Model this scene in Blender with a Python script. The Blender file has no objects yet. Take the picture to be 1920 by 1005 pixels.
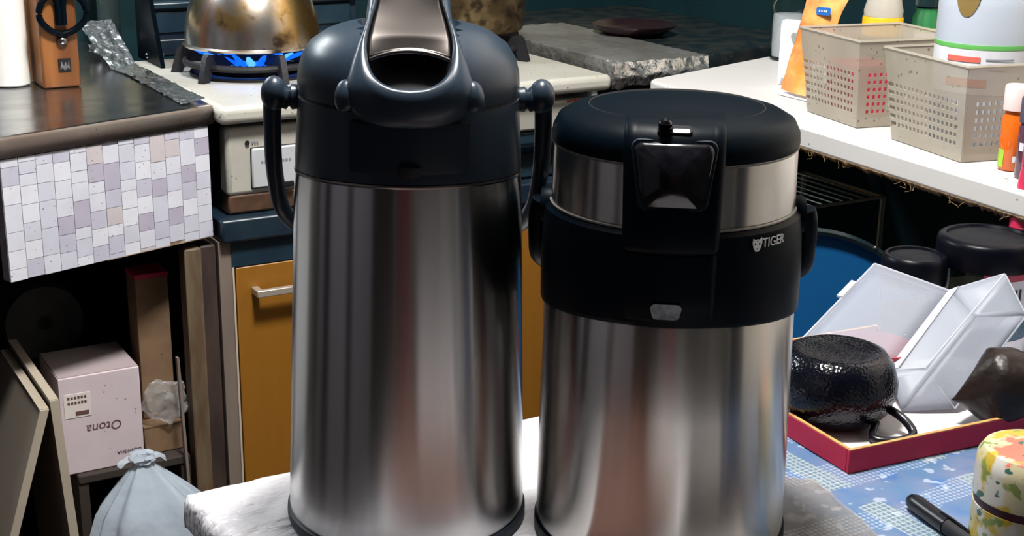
import bpy, bmesh, math, random
import numpy as np
from mathutils import Vector, Matrix, noise
random.seed(7)
S = bpy.context.scene
C = S.collection
PI = math.pi
R = math.radians

# ------------------------------------------------------------------ camera
FPX, PITCH, ROLL, HC, YAW = 2700.0, R(17.0), R(0.7), 0.47, R(30.0)
cam = bpy.data.cameras.new('camera'); cam_o = bpy.data.objects.new('camera', cam); C.objects.link(cam_o)
cam.sensor_fit = 'HORIZONTAL'; cam.sensor_width = 36.0; cam.lens = 36.0 * FPX / 1920.0
cam.clip_start = 0.02; cam.clip_end = 50
cam_o.location = (0, 0, HC)
cam_o.rotation_euler = (Matrix.Rotation(PI / 2 - PITCH, 3, 'X') @ Matrix.Rotation(ROLL, 3, 'Z')).to_euler()
S.camera = cam_o

# ------------------------------------------------------------------ world, lamps, exposure
w = bpy.data.worlds.new('world'); S.world = w; w.use_nodes = True
w.node_tree.nodes['Background'].inputs[0].default_value = (0.5, 0.6, 0.8, 1)
w.node_tree.nodes['Background'].inputs[1].default_value = 0.02
def area(name, loc, rot, sx, sy, power, col, shape='RECTANGLE'):
    l = bpy.data.lights.new(name, 'AREA'); l.shape = shape; l.size = sx; l.size_y = sy
    l.energy = power; l.color = col
    o = bpy.data.objects.new(name, l); C.objects.link(o); o.location = loc; o.rotation_euler = rot
    return o
O = np.array([-0.3529, 1.6855])
E1 = np.array([math.cos(YAW), math.sin(YAW)]); E2 = np.array([-E1[1], E1[0]])
def kw(k1, k2, z=0.0):
    q = O + k1 * E1 + k2 * E2
    return (float(q[0]), float(q[1]), float(z))
LAMP = (0.02, 1.03, 1.36)
pl_ = bpy.data.lights.new('ceiling_lamp_light', 'POINT'); pl_.energy = 160; pl_.color = (1.0, 0.97, 0.93); pl_.shadow_soft_size = 0.13
plo = bpy.data.objects.new('ceiling_lamp_light', pl_); C.objects.link(plo); plo.location = LAMP
area('sink_tube_light', kw(-0.45, 0.40, 0.92), (R(-12), 0, YAW), 0.60, 0.05, 13, (0.92, 0.97, 1.0))
S.view_settings.view_transform = 'Standard'; S.view_settings.look = 'None'
S.view_settings.exposure = 0.0; S.view_settings.gamma = 1.0; S.view_settings.use_curve_mapping = False

# ------------------------------------------------------------------ photo rays met with real planes (metres, table top is z = 0)
def ray(px, py):
    x = (px - 960) / FPX; y = -(py - 502.5) / FPX
    cr, sr = math.cos(ROLL), math.sin(ROLL)
    x, y = x * cr - y * sr, x * sr + y * cr
    return np.array([x, math.cos(PITCH) + y * math.sin(PITCH), -math.sin(PITCH) + y * math.cos(PITCH)])
def W(px, py, z=0.0):
    d = ray(px, py); t = (z - HC) / d[2]; v = np.array([0, 0, HC]) + t * d
    return (float(v[0]), float(v[1]), float(v[2]))
def WY(px, py, Y):
    d = ray(px, py); t = Y / d[1]; v = np.array([0, 0, HC]) + t * d
    return (float(v[0]), float(v[1]), float(v[2]))
def K(px, py, z=0.15):
    q = np.array(W(px, py, z)[:2]) - O
    return float(q @ E1), float(q @ E2)
def F(px, py, k2=0.0):
    d = ray(px, py); t = (k2 + O @ E2) / (d[:2] @ E2); v = np.array([0, 0, HC]) + t * d
    return float((v[:2] - O) @ E1), float(v[2])

# ------------------------------------------------------------------ materials
MATS = {}
def rgba(c): return (c[0], c[1], c[2], 1.0)
def pm(name, col, rough=0.5, metal=0.0, var=None, specks=None, bump=None, spec=0.5, trans=0.0, ior=1.45,
       alpha=1.0, aniso=0.0, coat=0.0, emit=None, sss=0.0, stretch=None, rvar=0.0):
    """procedural principled material. var=(scale, amount, colour2, detail), specks=(scale, size, colour), bump=(scale, strength)"""
    m = bpy.data.materials.new(name); m.use_nodes = True
    nt = m.node_tree; N = nt.nodes; L = nt.links
    b = N['Principled BSDF']
    b.inputs['Base Color'].default_value = rgba(col); b.inputs['Roughness'].default_value = rough
    b.inputs['Metallic'].default_value = metal; b.inputs['Specular IOR Level'].default_value = spec
    b.inputs['Transmission Weight'].default_value = trans; b.inputs['IOR'].default_value = ior
    b.inputs['Alpha'].default_value = alpha; b.inputs['Coat Weight'].default_value = coat
    if sss: b.inputs['Subsurface Weight'].default_value = sss; b.inputs['Subsurface Radius'].default_value = (0.01, 0.01, 0.01)
    tc = N.new('ShaderNodeTexCoord'); vec = tc.outputs['Object']
    if stretch:
        mp = N.new('ShaderNodeMapping'); mp.inputs['Scale'].default_value = stretch
        L.new(vec, mp.inputs['Vector']); vec = mp.outputs['Vector']
    colsock = None
    def mixc(fac, a, bcol):
        mx = N.new('ShaderNodeMix'); mx.data_type = 'RGBA'
        L.new(fac, mx.inputs['Factor'])
        if isinstance(a, tuple): mx.inputs[6].default_value = rgba(a)
        else: L.new(a, mx.inputs[6])
        mx.inputs[7].default_value = rgba(bcol)
        return mx.outputs[2]
    cur = tuple(col)
    if var:
        vs = var if isinstance(var, list) else [var]
        for q in vs:
            n = N.new('ShaderNodeTexNoise'); n.inputs['Scale'].default_value = q[0]
            n.inputs['Detail'].default_value = q[3] if len(q) > 3 else 4.0
            L.new(vec, n.inputs['Vector'])
            r = N.new('ShaderNodeMapRange'); r.inputs['From Min'].default_value = 0.42 if len(q) < 5 else q[4]
            r.inputs['From Max'].default_value = 0.62 if len(q) < 5 else q[5]
            r.inputs['To Max'].default_value = q[1]
            L.new(n.outputs['Fac'], r.inputs['Value'])
            cur = mixc(r.outputs['Result'], cur, q[2])
            if rvar and q is vs[0]:
                rr = N.new('ShaderNodeMapRange'); rr.inputs['To Min'].default_value = rough
                rr.inputs['To Max'].default_value = min(1, rough + rvar)
                L.new(n.outputs['Fac'], rr.inputs['Value']); L.new(rr.outputs['Result'], b.inputs['Roughness'])
    if specks:
        v = N.new('ShaderNodeTexVoronoi'); v.inputs['Scale'].default_value = specks[0]
        L.new(tc.outputs['Object'], v.inputs['Vector'])
        n2 = N.new('ShaderNodeTexNoise'); n2.inputs['Scale'].default_value = specks[0] * 0.21
        L.new(tc.outputs['Object'], n2.inputs['Vector'])
        ad = N.new('ShaderNodeMath'); ad.operation = 'MULTIPLY_ADD'
        L.new(n2.outputs['Fac'], ad.inputs[0]); ad.inputs[1].default_value = -specks[1] * 4; ad.inputs[2].default_value = specks[1] * 2.75
        lt = N.new('ShaderNodeMath'); lt.operation = 'LESS_THAN'
        L.new(v.outputs['Distance'], lt.inputs[0]); L.new(ad.outputs[0], lt.inputs[1])
        mu = N.new('ShaderNodeMath'); mu.operation = 'MULTIPLY'; L.new(lt.outputs[0], mu.inputs[0]); mu.inputs[1].default_value = 0.8
        cur = mixc(mu.outputs[0], cur, specks[2])
    if not isinstance(cur, tuple): L.new(cur, b.inputs['Base Color'])
    if bump:
        n = N.new('ShaderNodeTexNoise'); n.inputs['Scale'].default_value = bump[0]; n.inputs['Detail'].default_value = 3
        L.new(vec, n.inputs['Vector'])
        bp = N.new('ShaderNodeBump'); bp.inputs['Strength'].default_value = bump[1]
        bp.inputs['Distance'].default_value = bump[2] if len(bump) > 2 else 0.002
        L.new(n.outputs['Fac'], bp.inputs['Height']); L.new(bp.outputs['Normal'], b.inputs['Normal'])
    if aniso:
        b.inputs['Anisotropic'].default_value = aniso; b.inputs['Anisotropic Rotation'].default_value = 0.25
        tg = N.new('ShaderNodeTangent'); tg.direction_type = 'RADIAL'; tg.axis = 'Z'
        L.new(tg.outputs['Tangent'], b.inputs['Tangent'])
    if emit:
        b.inputs['Emission Color'].default_value = rgba(emit[0]); b.inputs['Emission Strength'].default_value = emit[1]
    MATS[name] = m
    return m

pm('steel', (0.46, 0.46, 0.46), 0.23, 1.0, aniso=0.97, var=(60, 0.10, (0.45, 0.43, 0.42)))
pm('steel_old', (0.48, 0.465, 0.44), 0.24, 1.0, aniso=0.97, var=(38, 0.25, (0.38, 0.36, 0.33)))
pm('steel_plate', (0.20, 0.185, 0.18), 0.26, 1.0)
pm('lever_steel', (0.085, 0.075, 0.07), 0.24, 1.0)
pm('slate_plastic', (0.016, 0.027, 0.042), 0.33, spec=0.35, bump=(900, 0.08, 0.0004))
pm('slate_dark', (0.008, 0.014, 0.024), 0.5, spec=0.2)
pm('black_plastic', (0.0006, 0.0028, 0.0055), 0.42, spec=0.06, bump=(1100, 0.12, 0.0004))
pm('black_gloss', (0.003, 0.003, 0.005), 0.06, var=(140, 0.25, (0.02, 0.02, 0.025)), rvar=0.12)
pm('black_matte', (0.004, 0.004, 0.007), 0.7)
pm('seam_dark', (0.002, 0.002, 0.004), 0.8)
pm('print_silver', (0.62, 0.64, 0.66), 0.35)
pm('clear_sticker', (0.30, 0.33, 0.36), 0.25, var=(160, 0.6, (0.08, 0.1, 0.12)))
pm('worn_rim', (0.26, 0.25, 0.24), 0.4, 0.6)
pm('white_vinyl', (0.72, 0.71, 0.75), 0.28, var=[(16, 0.22, (0.64, 0.62, 0.66)), (90, 0.18, (0.84, 0.83, 0.86))], bump=(34, 0.9, 0.010), stretch=(1.0, 2.2, 1.0))
pm('table_wood', (0.16, 0.085, 0.045), 0.5, var=(30, 0.5, (0.09, 0.045, 0.025)))
pm('stove_white', (0.42, 0.415, 0.375), 0.25, var=(14, 0.30, (0.35, 0.325, 0.26)), specks=(120, 0.12, (0.10, 0.06, 0.03)))
pm('stove_rust', (0.16, 0.085, 0.05), 0.6, var=(40, 0.6, (0.05, 0.03, 0.02)))
pm('stove_cover', (0.48, 0.50, 0.53), 0.35, specks=(120, 0.07, (0.15, 0.12, 0.1)))
pm('teal_enamel', (0.012, 0.030, 0.044), 0.32, var=(20, 0.5, (0.006, 0.014, 0.03)))
pm('navy_enamel', (0.007, 0.016, 0.030), 0.35, var=(30, 0.5, (0.018, 0.035, 0.045)))
pm('cast_iron', (0.006, 0.006, 0.009), 0.6, bump=(240, 0.3))
pm('kettle_steel', (0.58, 0.56, 0.54), 0.14, 1.0, var=[(17, 0.9, (0.36, 0.21, 0.045), 7, 0.40, 0.58), (36, 0.85, (0.04, 0.03, 0.022), 7, 0.56, 0.68)],
   specks=(130, 0.10, (0.03, 0.02, 0.01)), rvar=0.28)
pm('kettle_brass', (0.20, 0.145, 0.075), 0.35, 0.9, var=[(26, 0.9, (0.06, 0.04, 0.02), 5, 0.42, 0.58), (60, 0.8, (0.02, 0.014, 0.01), 5, 0.5, 0.62)], rvar=0.25)
pm('foil', (0.72, 0.73, 0.74), 0.16, 1.0, var=(30, 0.55, (0.28, 0.28, 0.27)), bump=(110, 0.5, 0.004), rvar=0.2)
pm('foil_dull', (0.50, 0.50, 0.48), 0.30, 0.8, var=(22, 0.55, (0.34, 0.31, 0.27)), specks=(140, 0.12, (0.03, 0.025, 0.02)), bump=(90, 0.6, 0.004))
pm('counter_steel', (0.40, 0.41, 0.43), 0.12, 1.0, var=[(9, 0.4, (0.22, 0.20, 0.20)), (40, 0.2, (0.16, 0.14, 0.14))], specks=(120, 0.08, (0.06, 0.04, 0.03)), rvar=0.2, stretch=(1, 3, 1))
pm('lip_steel', (0.16, 0.145, 0.14), 0.22, 1.0, var=(24, 0.4, (0.12, 0.09, 0.08)), specks=(150, 0.1, (0.05, 0.03, 0.02)))
for i, c in enumerate([(0.58, 0.60, 0.68), (0.52, 0.54, 0.63), (0.46, 0.46, 0.56), (0.63, 0.65, 0.72), (0.40, 0.38, 0.47), (0.50, 0.46, 0.49)]):
    pm('tile_%d' % i, c, 0.38, var=(45, 0.35, (c[0] * .86, c[1] * .84, c[2] * .86)), specks=(170, 0.11, (0.10, 0.07, 0.08)))
pm('tile_grout', (0.30, 0.28, 0.33), 0.6, var=(60, 0.6, (0.14, 0.09, 0.08)))
pm('grime', (0.20, 0.13, 0.07), 0.7, var=(70, 0.7, (0.42, 0.36, 0.30)))
pm('orange_door', (0.25, 0.105, 0.012), 0.38, var=(60, 0.35, (0.21, 0.09, 0.012)), stretch=(1, 1, 0.12), specks=(60, 0.03, (0.08, 0.04, 0.02)))
pm('cabinet_side', (0.19, 0.15, 0.125), 0.5, var=(30, 0.4, (0.12, 0.095, 0.08)), stretch=(1, 1, 0.2))
pm('cream_edge', (0.48, 0.41, 0.33), 0.5)
pm('post_wood', (0.10, 0.06, 0.032), 0.65, var=[(30, 0.8, (0.035, 0.022, 0.015)), (60, 0.4, (0.22, 0.17, 0.10))], stretch=(1, 1, 0.25))
pm('post_dark', (0.055, 0.035, 0.028), 0.6, var=(40, 0.7, (0.02, 0.014, 0.014)), stretch=(1, 1, 0.2))
pm('board_brown', (0.16, 0.085, 0.07), 0.6, var=(30, 0.4, (0.11, 0.06, 0.05)))
pm('dull_handle', (0.46, 0.41, 0.35), 0.35, 0.5)
pm('shelf_white', (0.55, 0.54, 0.53), 0.42, var=(7, 0.3, (0.46, 0.45, 0.44)), specks=(80, 0.09, (0.12, 0.09, 0.07)))
pm('fray', (0.11, 0.065, 0.03), 0.9, var=(90, 0.7, (0.26, 0.17, 0.08)))
pm('dark_top', (0.007, 0.013, 0.016), 0.30, spec=0.25, var=(30, 0.6, (0.035, 0.034, 0.028)), specks=(90, 0.14, (0.09, 0.065, 0.04)))
pm('maroon', (0.018, 0.007, 0.009), 0.28)
pm('wall_teal', (0.005, 0.022, 0.026), 0.45, spec=0.25, var=(8, 0.5, (0.004, 0.014, 0.020)))
pm('wall_cream', (0.10, 0.095, 0.08), 0.7, var=(4, 0.3, (0.08, 0.075, 0.065)))
pm('wall_pale', (0.78, 0.72, 0.64), 0.7, var=(4, 0.3, (0.70, 0.62, 0.52)))
pm('wall_grey', (0.17, 0.165, 0.20), 0.7, var=(4, 0.3, (0.14, 0.135, 0.165)))
pm('ceiling_paint', (0.10, 0.10, 0.10), 0.8)
pm('floor_dark', (0.035, 0.025, 0.020), 0.5, var=(12, 0.5, (0.02, 0.014, 0.012)))
pm('panel_dark', (0.012, 0.010, 0.012), 0.5, var=(20, 0.4, (0.008, 0.006, 0.007)), stretch=(1, 1, .2))  # dark colour of the unseen panels added for stripes in the steel
pm('panel_red', (0.16, 0.012, 0.03), 0.8, var=(20, 0.4, (0.10, 0.01, 0.018)))  # red of the unseen panel added for the red stripe in the steel
pm('yellow_trim', (0.52, 0.46, 0.30), 0.5)
pm('wood_block', (0.36, 0.14, 0.035), 0.35, var=[(40, 0.8, (0.17, 0.055, 0.014)), (14, 0.7, (0.09, 0.028, 0.01))], stretch=(1, 1, 0.15))
pm('bottle_white', (0.72, 0.72, 0.68), 0.25)
pm('bottle_maroon', (0.12, 0.02, 0.03), 0.4)
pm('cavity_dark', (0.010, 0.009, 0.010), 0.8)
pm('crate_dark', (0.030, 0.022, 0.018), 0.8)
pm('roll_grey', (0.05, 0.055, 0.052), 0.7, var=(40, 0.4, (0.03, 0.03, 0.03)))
pm('card_white', (0.56, 0.48, 0.52), 0.6, var=(30, 0.3, (0.48, 0.40, 0.44)), specks=(90, 0.10, (0.20, 0.13, 0.15)))
pm('card_top', (0.36, 0.30, 0.31), 0.6)
pm('print_brown', (0.11, 0.05, 0.055), 0.6)
pm('print_black', (0.02, 0.02, 0.025), 0.6)
pm('sticker_white', (0.62, 0.58, 0.56), 0.5)
pm('card_brown', (0.20, 0.125, 0.07), 0.7, var=(30, 0.5, (0.12, 0.07, 0.04)), specks=(90, 0.12, (0.06, 0.035, 0.02)))
pm('red_cap', (0.42, 0.02, 0.06), 0.5)
pm('clear_film', (0.82, 0.82, 0.82), 0.18, trans=0.75, ior=1.25, alpha=0.55, bump=(60, 0.5, 0.004))
pm('bag_film', (0.46, 0.54, 0.63), 0.20, alpha=0.72, bump=(30, 0.5, 0.006), var=(25, 0.4, (0.48, 0.55, 0.62)))
pm('board_cream', (0.40, 0.35, 0.28), 0.55, var=(20, 0.3, (0.32, 0.27, 0.21)))
pm('board_face', (0.34, 0.295, 0.24), 0.6)
pm('tray_red', (0.40, 0.010, 0.045), 0.35, spec=0.25, specks=(80, 0.04, (0.08, 0.01, 0.015)))
pm('tray_gold', (0.52, 0.30, 0.10), 0.4, var=(90, 0.6, (0.30, 0.12, 0.05)))
pm('paper', (0.66, 0.65, 0.69), 0.8, bump=(18, 0.3, 0.004))
pm('dimple_black', (0.0015, 0.002, 0.005), 0.17, spec=0.35)
pm('rubber_black', (0.004, 0.004, 0.007), 0.30)
pm('frost', (0.33, 0.36, 0.42), 0.45, alpha=0.66, spec=0.4)
pm('frost_lid', (0.38, 0.41, 0.48), 0.45, alpha=0.42, spec=0.4)
pm('frost_edge', (0.48, 0.51, 0.58), 0.35, alpha=0.8)
pm('lacquer_red', (0.60, 0.03, 0.05), 0.3)
pm('pouch', (0.012, 0.008, 0.007), 0.38, spec=0.25, var=(30, 0.5, (0.03, 0.018, 0.013)), bump=(40, 0.5, 0.006))
pm('clear_lid', (0.8, 0.8, 0.82), 0.15, trans=0.7, ior=1.2)
pm('glass', (0.92, 0.96, 0.94), 0.04, trans=1.0, ior=1.25)
pm('jar_content', (0.055, 0.045, 0.022), 0.6, var=(60, 0.7, (0.02, 0.018, 0.012)))
pm('jar_lid', (0.0015, 0.002, 0.005), 0.34, spec=0.16, bump=(600, 0.1, 0.0004))
pm('jar_lid_top', (0.006, 0.007, 0.010), 0.5, spec=0.15, var=(200, 0.5, (0.013, 0.014, 0.016)))
pm('label_white', (0.66, 0.67, 0.72), 0.5, var=(120, 0.25, (0.52, 0.54, 0.62)))
pm('label_blue', (0.05, 0.11, 0.17), 0.5)
pm('label_red', (0.45, 0.06, 0.10), 0.5)
pm('blue_tray', (0.0015, 0.055, 0.16), 0.45, spec=0.2, var=(18, 0.35, (0.004, 0.055, 0.19)))
pm('blue_rim', (0.006, 0.014, 0.016), 0.3)
pm('wire', (0.16, 0.19, 0.17), 0.3, 0.8)
pm('basket', (0.46, 0.42, 0.345), 0.40, alpha=0.64, var=(16, 0.45, (0.36, 0.32, 0.25)), specks=(110, 0.15, (0.16, 0.11, 0.07)))
pm('rack_white', (0.74, 0.70, 0.72), 0.45)
pm('orange_pack', (0.72, 0.26, 0.05), 0.25, var=[(18, 0.9, (0.80, 0.55, 0.20)), (40, 0.5, (0.62, 0.10, 0.04))], bump=(30, 0.4, 0.004))
pm('sticker_blue', (0.01, 0.12, 0.42), 0.4)
pm('yellow_cap', (0.78, 0.42, 0.01), 0.35)
pm('mayo', (0.70, 0.66, 0.58), 0.2, trans=0.45, ior=1.15)
pm('green_label', (0.02, 0.16, 0.05), 0.35)
pm('lime', (0.30, 0.50, 0.04), 0.4)
pm('nut_brown', (0.28, 0.12, 0.06), 0.6)
pm('jug', (0.42, 0.47, 0.54), 0.30)
pm('jug_content', (0.22, 0.15, 0.05), 0.3)
pm('stripe_green', (0.12, 0.42, 0.10), 0.4)
pm('stripe_red', (0.62, 0.13, 0.10), 0.5)
pm('grey_print', (0.22, 0.23, 0.28), 0.6)
pm('orange_liquid', (0.68, 0.13, 0.01), 0.15, coat=0.5)
pm('cap_pink', (0.72, 0.56, 0.54), 0.45)
pm('cap_dark', (0.06, 0.06, 0.10), 0.4)
pm('purple_glass', (0.09, 0.035, 0.06), 0.15, coat=0.5)
pm('magenta', (0.55, 0.03, 0.09), 0.3)
pm('red_pack', (0.50, 0.02, 0.05), 0.4)
pm('yellow_pack', (0.62, 0.46, 0.10), 0.5)
pm('dark_glass', (0.02, 0.03, 0.03), 0.05, coat=1.0)
pm('lamp_shell', (0.7, 0.7, 0.7), 0.5)
pm('tea_rim', (0.055, 0.008, 0.018), 0.4)
pm('film_beige', (0.30, 0.27, 0.22), 0.16, alpha=0.45, bump=(40, 0.6, 0.005))

# flames glow
m = pm('flame', (0.0, 0.05, 0.4), 0.5, alpha=0.75, emit=((0.005, 0.12, 1.0), 1.5))
pm('flame_core', (0.1, 0.3, 0.6), 0.5, alpha=0.7, emit=((0.10, 0.40, 1.0), 1.6))

def cloth_material():
    m = bpy.data.materials.new('blue_cloth'); m.use_nodes = True
    nt = m.node_tree; N = nt.nodes; L = nt.links; b = N['Principled BSDF']
    b.inputs['Roughness'].default_value = 0.42
    tc = N.new('ShaderNodeTexCoord'); sp = N.new('ShaderNodeSeparateXYZ'); L.new(tc.outputs['Object'], sp.inputs[0])
    def math_(op, a, bb=None, c=None):
        n = N.new('ShaderNodeMath'); n.operation = op
        for i, q in enumerate((a, bb, c)):
            if q is None: continue
            if isinstance(q, (int, float)): n.inputs[i].default_value = q
            else: L.new(q, n.inputs[i])
        return n.outputs[0]
    def mix(f, a, c):
        n = N.new('ShaderNodeMix'); n.data_type = 'RGBA'; L.new(f, n.inputs[0])
        for i, q in ((6, a), (7, c)):
            if isinstance(q, tuple): n.inputs[i].default_value = rgba(q)
            else: L.new(q, n.inputs[i])
        return n.outputs[2]
    def ns(scale, lo, hi):
        n = N.new('ShaderNodeTexNoise'); n.inputs['Scale'].default_value = scale; L.new(tc.outputs['Object'], n.inputs['Vector'])
        r = N.new('ShaderNodeMapRange'); r.inputs[1].default_value = lo; r.inputs[2].default_value = hi; L.new(n.outputs['Fac'], r.inputs[0])
        return r.outputs[0]
    X, Y = sp.outputs[0], sp.outputs[1]
    col = mix(ns(14, .4, .6), (0.065, 0.135, 0.25), (0.115, 0.15, 0.25))
    col = mix(ns(30, .52, .70), col, (0.04, 0.11, 0.27))
    # lace lozenge bands of white dots
    u = math_('ADD', X, Y); v = math_('SUBTRACT', X, Y)
    d1 = math_('GREATER_THAN', math_('MULTIPLY', math_('SINE', math_('MULTIPLY', u, 760)), math_('SINE', math_('MULTIPLY', v, 760))), 0.12)
    band = math_('GREATER_THAN', math_('SINE', math_('ADD', math_('MULTIPLY', Y, 95), math_('MULTIPLY', ns(9, .3, .7), 3.0))), 0.25)
    col = mix(math_('MULTIPLY', math_('MULTIPLY', d1, band), 0.62), col, (0.32, 0.38, 0.46))
    # plaid patches
    pl = math_('MAXIMUM', math_('GREATER_THAN', math_('SINE', math_('MULTIPLY', X, 1300)), 0.72), math_('GREATER_THAN', math_('SINE', math_('MULTIPLY', Y, 1300)), 0.72))
    pb = math_('MULTIPLY', math_('GREATER_THAN', math_('SINE', math_('MULTIPLY', X, 62)), 0.78), math_('LESS_THAN', math_('SINE', math_('MULTIPLY', Y, 50)), 0.75))
    base = mix(math_('MULTIPLY', pb, 0.6), col, (0.10, 0.16, 0.19))
    col = mix(math_('MULTIPLY', math_('MULTIPLY', pl, pb), 0.6), base, (0.40, 0.43, 0.40))
    col = mix(math_('MULTIPLY', ns(70, .62, .66), 0.5), col, (0.42, 0.47, 0.55))
    L.new(col, b.inputs['Base Color'])
    bp = N.new('ShaderNodeBump'); bp.inputs['Strength'].default_value = 0.3; bp.inputs['Distance'].default_value = 0.002
    L.new(ns(40, 0, 1), bp.inputs['Height']); L.new(bp.outputs[0], b.inputs['Normal'])
    MATS['blue_cloth'] = m
cloth_material()

def tea_material():
    m = bpy.data.materials.new('tea_floral'); m.use_nodes = True
    nt = m.node_tree; N = nt.nodes; L = nt.links; b = N['Principled BSDF']
    b.inputs['Roughness'].default_value = 0.35
    tc = N.new('ShaderNodeTexCoord')
    cur = (0.46, 0.42, 0.26)
    def layer(scale, lo, hi, col, off):
        nonlocal cur
        mp = N.new('ShaderNodeMapping'); mp.inputs['Location'].default_value = off; L.new(tc.outputs['Object'], mp.inputs[0])
        n = N.new('ShaderNodeTexNoise'); n.inputs['Scale'].default_value = scale; n.inputs['Detail'].default_value = 2.5; L.new(mp.outputs[0], n.inputs[0])
        r = N.new('ShaderNodeMapRange'); r.inputs[1].default_value = lo; r.inputs[2].default_value = hi; L.new(n.outputs['Fac'], r.inputs[0])
        x = N.new('ShaderNodeMix'); x.data_type = 'RGBA'; L.new(r.outputs[0], x.inputs[0])
        if isinstance(cur, tuple): x.inputs[6].default_value = rgba(cur)
        else: L.new(cur, x.inputs[6])
        x.inputs[7].default_value = rgba(col); cur = x.outputs[2]
    layer(40, .50, .56, (0.50, 0.49, 0.45), (1, 2, 3))
    layer(46, .54, .60, (0.42, 0.30, 0.03), (4, 0, 1))
    layer(75, .60, .64, (0.16, 0.22, 0.05), (0, 7, 2))
    vd = N.new('ShaderNodeVectorMath'); vd.operation = 'DISTANCE'; L.new(tc.outputs['Object'], vd.inputs[0]); vd.inputs[1].default_value = (-.004, -.010, .082)
    nz = N.new('ShaderNodeTexNoise'); nz.inputs['Scale'].default_value = 120; L.new(tc.outputs['Object'], nz.inputs[0])
    ma = N.new('ShaderNodeMath'); ma.operation = 'MULTIPLY_ADD'; L.new(nz.outputs['Fac'], ma.inputs[0]); ma.inputs[1].default_value = .03; L.new(vd.outputs['Value'], ma.inputs[2])
    rr = N.new('ShaderNodeMapRange'); rr.inputs[1].default_value = .036; rr.inputs[2].default_value = .040; rr.inputs[3].default_value = 1; rr.inputs[4].default_value = 0; L.new(ma.outputs[0], rr.inputs[0])
    x = N.new('ShaderNodeMix'); x.data_type = 'RGBA'; L.new(rr.outputs[0], x.inputs[0]); L.new(cur, x.inputs[6]); x.inputs[7].default_value = (0.60, 0.13, 0.09, 1); cur = x.outputs[2]
    layer(70, .64, .66, (0.03, 0.10, 0.08), (2, 2, 8))
    L.new(cur, b.inputs['Base Color'])
    MATS['tea_floral'] = m
tea_material()

# dimpled hammered surface for the black pot
def dimple(m):
    nt = m.node_tree; N = nt.nodes; L = nt.links; b = N['Principled BSDF']
    tc = N.new('ShaderNodeTexCoord'); v = N.new('ShaderNodeTexVoronoi'); v.inputs['Scale'].default_value = 420
    L.new(tc.outputs['Object'], v.inputs['Vector'])
    bp = N.new('ShaderNodeBump'); bp.inputs['Strength'].default_value = 0.35; bp.inputs['Distance'].default_value = 0.0010
    L.new(v.outputs['Distance'], bp.inputs['Height']); L.new(bp.outputs[0], b.inputs['Normal'])
dimple(MATS['dimple_black'])

# ------------------------------------------------------------------ geometry helpers: a geo is (verts, faces)
def merge(*gs):
    v, f = [], []
    for g in gs:
        n = len(v); v += list(g[0]); f += [tuple(i + n for i in q) for q in g[1]]
    return v, f
def xf(g, fn): return [tuple(fn(p)) for p in g[0]], g[1]
def mv(g, d): return xf(g, lambda p: (p[0] + d[0], p[1] + d[1], p[2] + d[2]))
def rz(g, a, c=(0, 0)):
    ca, sa = math.cos(a), math.sin(a)
    return xf(g, lambda p: (c[0] + (p[0] - c[0]) * ca - (p[1] - c[1]) * sa, c[1] + (p[0] - c[0]) * sa + (p[1] - c[1]) * ca, p[2]))
def box(x0, x1, y0, y1, z0, z1):
    v = [(x0, y0, z0), (x1, y0, z0), (x1, y1, z0), (x0, y1, z0), (x0, y0, z1), (x1, y0, z1), (x1, y1, z1), (x0, y1, z1)]
    return v, [(3, 2, 1, 0), (4, 5, 6, 7), (0, 1, 5, 4), (1, 2, 6, 5), (2, 3, 7, 6), (3, 0, 4, 7)]
def hexa(b, t):
    return list(b) + list(t), [(3, 2, 1, 0), (4, 5, 6, 7), (0, 1, 5, 4), (1, 2, 6, 5), (2, 3, 7, 6), (3, 0, 4, 7)]
def prism(poly, z0, z1):
    n = len(poly)
    v = [(p[0], p[1], z0) for p in poly] + [(p[0], p[1], z1) for p in poly]
    return v, [tuple(reversed(range(n))), tuple(range(n, 2 * n))] + [(i, (i + 1) % n, n + (i + 1) % n, n + i) for i in range(n)]
def lathe(prof, n=64, c=(0, 0), a0=0.0, a1=2 * PI):
    full = abs(a1 - a0 - 2 * PI) < 1e-6
    m = n if full else n + 1
    v, f = [], []
    for r, z in prof:
        for i in range(m):
            a = a0 + (a1 - a0) * i / n
            v.append((c[0] + r * math.cos(a), c[1] + r * math.sin(a), z))
    for j in range(len(prof) - 1):
        for i in range(n):
            i2 = (i + 1) % m
            f.append((j * m + i, j * m + i2, (j + 1) * m + i2, (j + 1) * m + i))
    if full:
        if prof[0][0] > 1e-5: f.append(tuple(reversed(range(m))))
        if prof[-1][0] > 1e-5: f.append(tuple(range((len(prof) - 1) * m, len(prof) * m)))
    return v, f
def smooth_path(pts, k=6):
    P = [Vector(p) for p in pts]; out = []
    for i in range(len(P) - 1):
        p0 = P[max(i - 1, 0)]; p1 = P[i]; p2 = P[i + 1]; p3 = P[min(i + 2, len(P) - 1)]
        for s in range(k):
            t = s / k
            out.append(0.5 * ((2 * p1) + (-p0 + p2) * t + (2 * p0 - 5 * p1 + 4 * p2 - p3) * t * t + (-p0 + 3 * p1 - 3 * p2 + p3) * t ** 3))
    out.append(P[-1]); return out
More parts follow.
